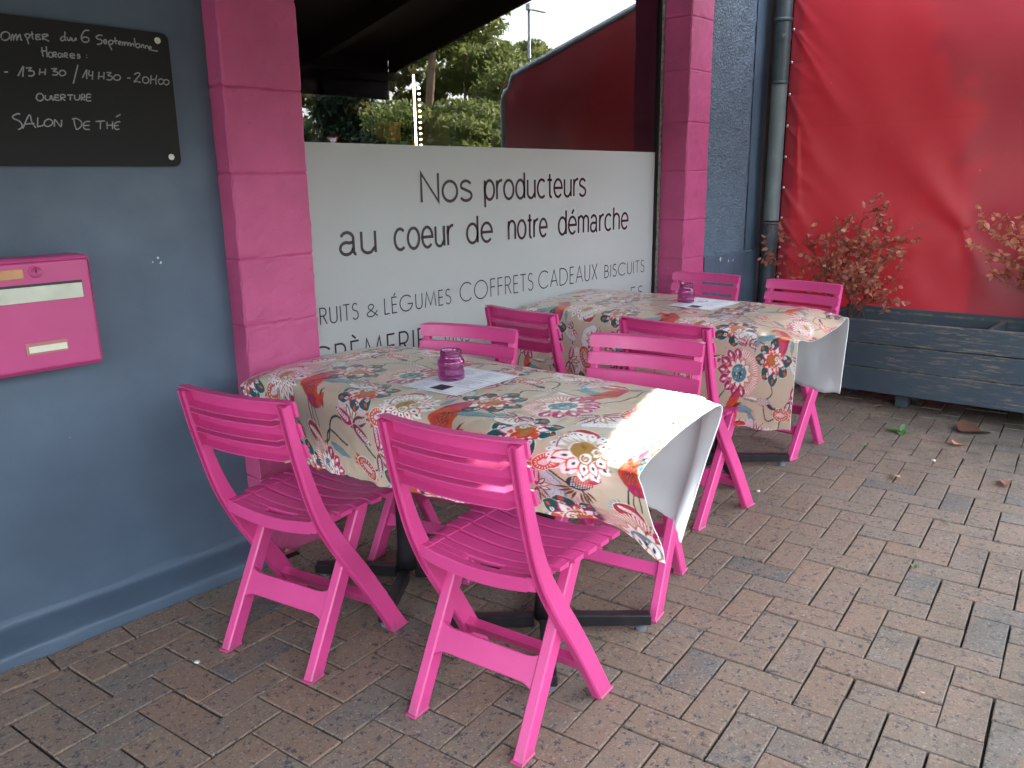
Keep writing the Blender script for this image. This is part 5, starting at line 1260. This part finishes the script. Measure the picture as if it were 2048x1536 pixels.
for k, (x, y) in enumerate(((1.50,2.545),(1.53,2.53))):
    v, f = tube([(x+a, y+b, .012+c) for a, b, c in ((0,0,0),(.012,.006,.004),(.022,.004,.0),(.03,.012,.003))], [.004, .009, .008, .003], 7)
    o = link('plant_debris', mesh('plant_debris', v, f, True), mleaf[2], None); tag(o, ('curled brown seed husk against the pink pillar foot' if k == 0 else 'second curled husk just in front of the pillar foot'), 'debris')

# ------------------------------------------------------------------ what the window mirrors: trees, lamp, sign, far houses; then unseen trees added for shade
WR = 5.504
def refl(az, d): return d*math.cos(R(az)), WR-d*math.sin(R(az))
def crown_mesh(name, blobs, n, size, seed, mat, flat=.55):
    rs = np.random.RandomState(seed); V = []; F = []; vols = np.array([b[3]**2 for b in blobs]); vols = vols/vols.sum(); pick = rs.choice(len(blobs), n, p=vols)
    c = np.array([blobs[i][:3] for i in pick]); r = np.array([blobs[i][3] for i in pick])[:, None]; d = rs.randn(n, 3); d /= np.linalg.norm(d, axis=1, keepdims=True); P = c+d*r*(rs.rand(n, 1)**.35)*np.array([1, 1, flat])
    a = rs.randn(n, 3); a /= np.linalg.norm(a, axis=1, keepdims=True); b = np.cross(a, rs.randn(n, 3)); b /= np.linalg.norm(b, axis=1, keepdims=True); s = size*(.5+rs.rand(n, 1))
    Q = np.stack([P-a*s, P-b*s*.35, P+a*s, P+b*s*.35], 1).reshape(-1, 3); m = bpy.data.meshes.new(name)
    m.vertices.add(4*n); m.vertices.foreach_set('co', Q.reshape(-1).astype(np.float32)); m.loops.add(4*n); m.loops.foreach_set('vertex_index', np.arange(4*n, dtype=np.int32)); m.polygons.add(n); m.polygons.foreach_set('loop_start', np.arange(0, 4*n, 4, dtype=np.int32)); m.update(calc_edges=True); m.materials.append(mat); return m
fol = [leaf_mat('pine_foliage', (.085, .13, .035), (.17, .20, .06), .35), leaf_mat('dark_conifer_foliage', (.012, .035, .016), (.030, .060, .025), .2), leaf_mat('olive_foliage', (.09, .085, .022), (.15, .14, .05), .3)]
def tree(label, az, d, H, cr, base, kind, seed, lean=0.0, wide=.5, n=9000, ls=.16):
    x, y = refl(az, d); t = thing('pine_tree' if kind != 2 else 'broadleaf_tree', label, 'tree', (x, y, -.05), 0, 'trees across the road, mirrored in the window'); rs = np.random.RandomState(seed)
    top = np.array([lean*H, 0, H*.93]); pts = [(lean*H*(k/6)**1.3, .15*math.sin(k*1.3+seed), H*.93*k/6) for k in range(7)]
    parts = [tube(pts, [.030*H*(1-.12*k)*.6 for k in range(7)], 8)]; blobs = []
    for k in range(16):
        h = base+(.96-base)*(k+.5)/16; a = rs.rand()*6.28; rr = cr*(wide+(1-wide)*math.sin(math.pi*min(1, (h-base)/(1-base)*.9+.1)))*(.5+.6*rs.rand())
        if kind == 1: rr = cr*(1.05-(h-base)/(1-base))*(.6+.5*rs.rand())
        q0 = np.array([np.interp(h, np.linspace(0, .93, 7), [p[0] for p in pts]), 0, h*H]); q1 = q0+np.array([math.cos(a)*rr, math.sin(a)*rr, .08*H*rs.rand()])
        parts.append(tube([tuple(q0), tuple((q0+q1)/2+np.array([0, 0, .02*H])), tuple(q1)], [.05, .035, .015], 5)); blobs.append((q1[0], q1[1], q1[2], cr*(.28+.22*rs.rand()))); blobs.append(tuple((q0+q1)/2)+(cr*.3,))
    V, F = merge(parts); link('trunk', mesh('trunk', V, F, True), MAT['pine_bark'] if kind == 0 else MAT['bark'], t)
    link('crown', crown_mesh('crown', blobs, n, ls, seed, fol[kind], .5 if kind != 1 else .7), None, t)
tree('tall leaning maritime pine with bare trunk beside the led strip reflection', 47.3, 27, 10.5, 2.6, .50, 0, 3, .05, n=9000)
tree('broad light green pine filling the middle of window reflection', 44.6, 30, 5.9, 3.0, .12, 0, 5, n=16000)
tree('rounded dark pine behind the street lamp, at the red wall reflection', 41.6, 44, 7.9, 3.6, .25, 0, 8, n=15000, ls=.2)
tree('second rounded dark pine further right behind the street lamp', 39.4, 50, 8.4, 2.6, .25, 0, 9, n=12000, ls=.2)
tree('dark conical conifer left in the reflection, under the awning', 52.4, 34, 4.9, 2.4, .02, 1, 12, n=12000)
tree('thin grey olive tree at the far left of the reflection', 56.2, 38, 7.0, 2.8, .15, 2, 15, n=7000)
tree('narrow greenish tree between conifer and leaning pine', 49.8, 33, 8.0, 1.7, .15, 2, 18, n=7000)
tree('low bushy pine beneath the broad light pine', 45.9, 24, 3.4, 2.4, .0, 0, 22, n=12000, ls=.13)
tree('low dark bush at foot of leaning pine', 49.6, 27, 3.0, 2.2, .0, 1, 25, n=9000, ls=.13)
tree('low light bush next to the grey tent frame reflection', 43.0, 22, 2.7, 1.6, .0, 0, 28, n=8000, ls=.12)
x, y = refl(40.5, 33); lp = thing('street_lamp', 'pale grey street lamp with flat head standing above the pines in the window reflection', 'street lamp', (x, y, 0))
v, f = tube([(0, 0, 0), (0, 0, 7.45)], [.09, .05], 10); link('mast', mesh('mast', v, f, True), MAT['aluminium'], lp)
hb = box('lamp_head', -.09, .09, -.09, .10, 7.40, 7.62, MAT['aluminium'], lp, .01); box('lamp_arm', -.08, .95, -.07, .07, 7.42, 7.50, MAT['aluminium'], lp, .015)
x, y = refl(53.5, 24); gs = thing('road_sign', 'red and white triangular give way sign seen small at lower left of the window', 'road sign', (x, y, 0))
ca = math.atan2(WR-0-y-5.5, -x)
def tri(name, r, yo, mat):
    V = [(r*math.cos(R(a)), yo, 2.42+r*math.sin(R(a))) for a in (-90, 30, 150)]+[(r*math.cos(R(a)), yo+.02, 2.42+r*math.sin(R(a))) for a in (-90, 30, 150)]
    return link(name, mesh(name, V, [(0,1,2),(5,4,3),(0,3,4,1),(1,4,5,2),(2,5,3,0)]), mat, gs)
gs.rotation_euler = (0, 0, math.atan2(5.504-y, -x)+math.pi/2)
for yo, mt, r_ in ((0, simple('sign_red', (.55, .03, .03), .4), .36), (-.006, simple('sign_white', (.8, .8, .78), .4), .25)): tri('sign_face', r_*.52, yo, mt)
for yo, mt, r_ in ((.021, bpy.data.materials['sign_red'], .36), (.03, bpy.data.materials['sign_white'], .25)): tri('sign_back', r_*.52, yo, mt)
v, f = tube([(0, .03, 0), (0, .03, 2.3)], .03, 8); link('sign_post', mesh('sign_post', v, f, True), MAT['aluminium'], gs)
hw_ = simple('pale_house_render', (.45, .40, .35), .8); hr_ = simple('brown_roof_tile', (.16, .09, .06), .8)
for az, d, w_, lab in ((55.5, 75, 12, 'low pale house far behind the olive tree in the reflection'), (51, 80, 10, 'farther low pale house behind the dark conifer')):
    x, y = refl(az, d); h_ = thing('house', lab, 'house', (x, y, 0), .3, 'far houses in the reflection'); box('wall', -w_/2, w_/2, -4, 4, 0, 2.9, hw_, h_)
    V = [(-w_/2-.3, -4.3, 2.91), (w_/2+.3, -4.3, 2.91), (w_/2+.3, 4.3, 2.91), (-w_/2-.3, 4.3, 2.91), (-w_/2-.3, 0, 4.6), (w_/2+.3, 0, 4.6)]; link('roof', mesh('roof', V, [(0,1,5,4),(2,3,4,5),(0,4,3),(1,2,5),(0,3,2,1)]), hr_, h_)
    for k in (-3.5, 0, 3.5):
        wn_ = box('window', k-.6, k+.6, 3.99, 4.03, 1.0, 2.1, simple('dark_pane', (.03, .035, .04), .1) if 'dp' not in MAT else MAT['dp'], h_); MAT.setdefault('dp', bpy.data.materials['dark_pane'])

rs = np.random.RandomState(77); blobs = []  # unseen trees round about, added to cut low sky light on the wall tops
for k in range(90):
    az = -172+344*k/90.+rs.rand()*3; az_ = abs(az)
    if -62 < az < -30: continue
    dd = 27+8*rs.rand(); bx_, by_ = dd*math.cos(R(az)), 3+dd*math.sin(R(az))
    if by_ > 2 and abs(bx_) < 26: continue
    for q in range(4): blobs.append((bx_+rs.randn()*1.5, by_+rs.randn()*1.5, .5+rs.rand()*3.2, 1.6+rs.rand()*1.0))
link('unseen_far_wood', crown_mesh('unseen_far_wood', blobs, 60000, .42, 9, fol[1], 1.0), None, kind='stuff')

for k, (x, y) in enumerate(((10.2, .8), (10.9, 1.7), (12.6, .6))):  # out-of-view evergreens added to shade the yard and trim sky light
    t = thing('unseen_shade_tree', ('unseen evergreen added beyond the red tent to shade the yard, nearest the road', 'unseen evergreen added beyond the red tent to shade the yard, nearest the shop', 'unseen evergreen added to shade the yard, behind the other two')[k], 'tree', (x, y, 0), 0, 'unseen evergreens added to shade the yard')
    rs = np.random.RandomState(k+60); bl = [(rs.randn()*.5, rs.randn()*.32, .8+rs.rand()*5.2, .7+rs.rand()*.35) for q in range(26)]
    v, f = tube([(0, 0, 0), (0, 0, 5.5)], [.18, .06], 8); link('trunk', mesh('trunk', v, f, True), MAT['bark'], t); link('crown', crown_mesh('crown', bl, 12000, .22, k+5, fol[1], 1.0), None, t)
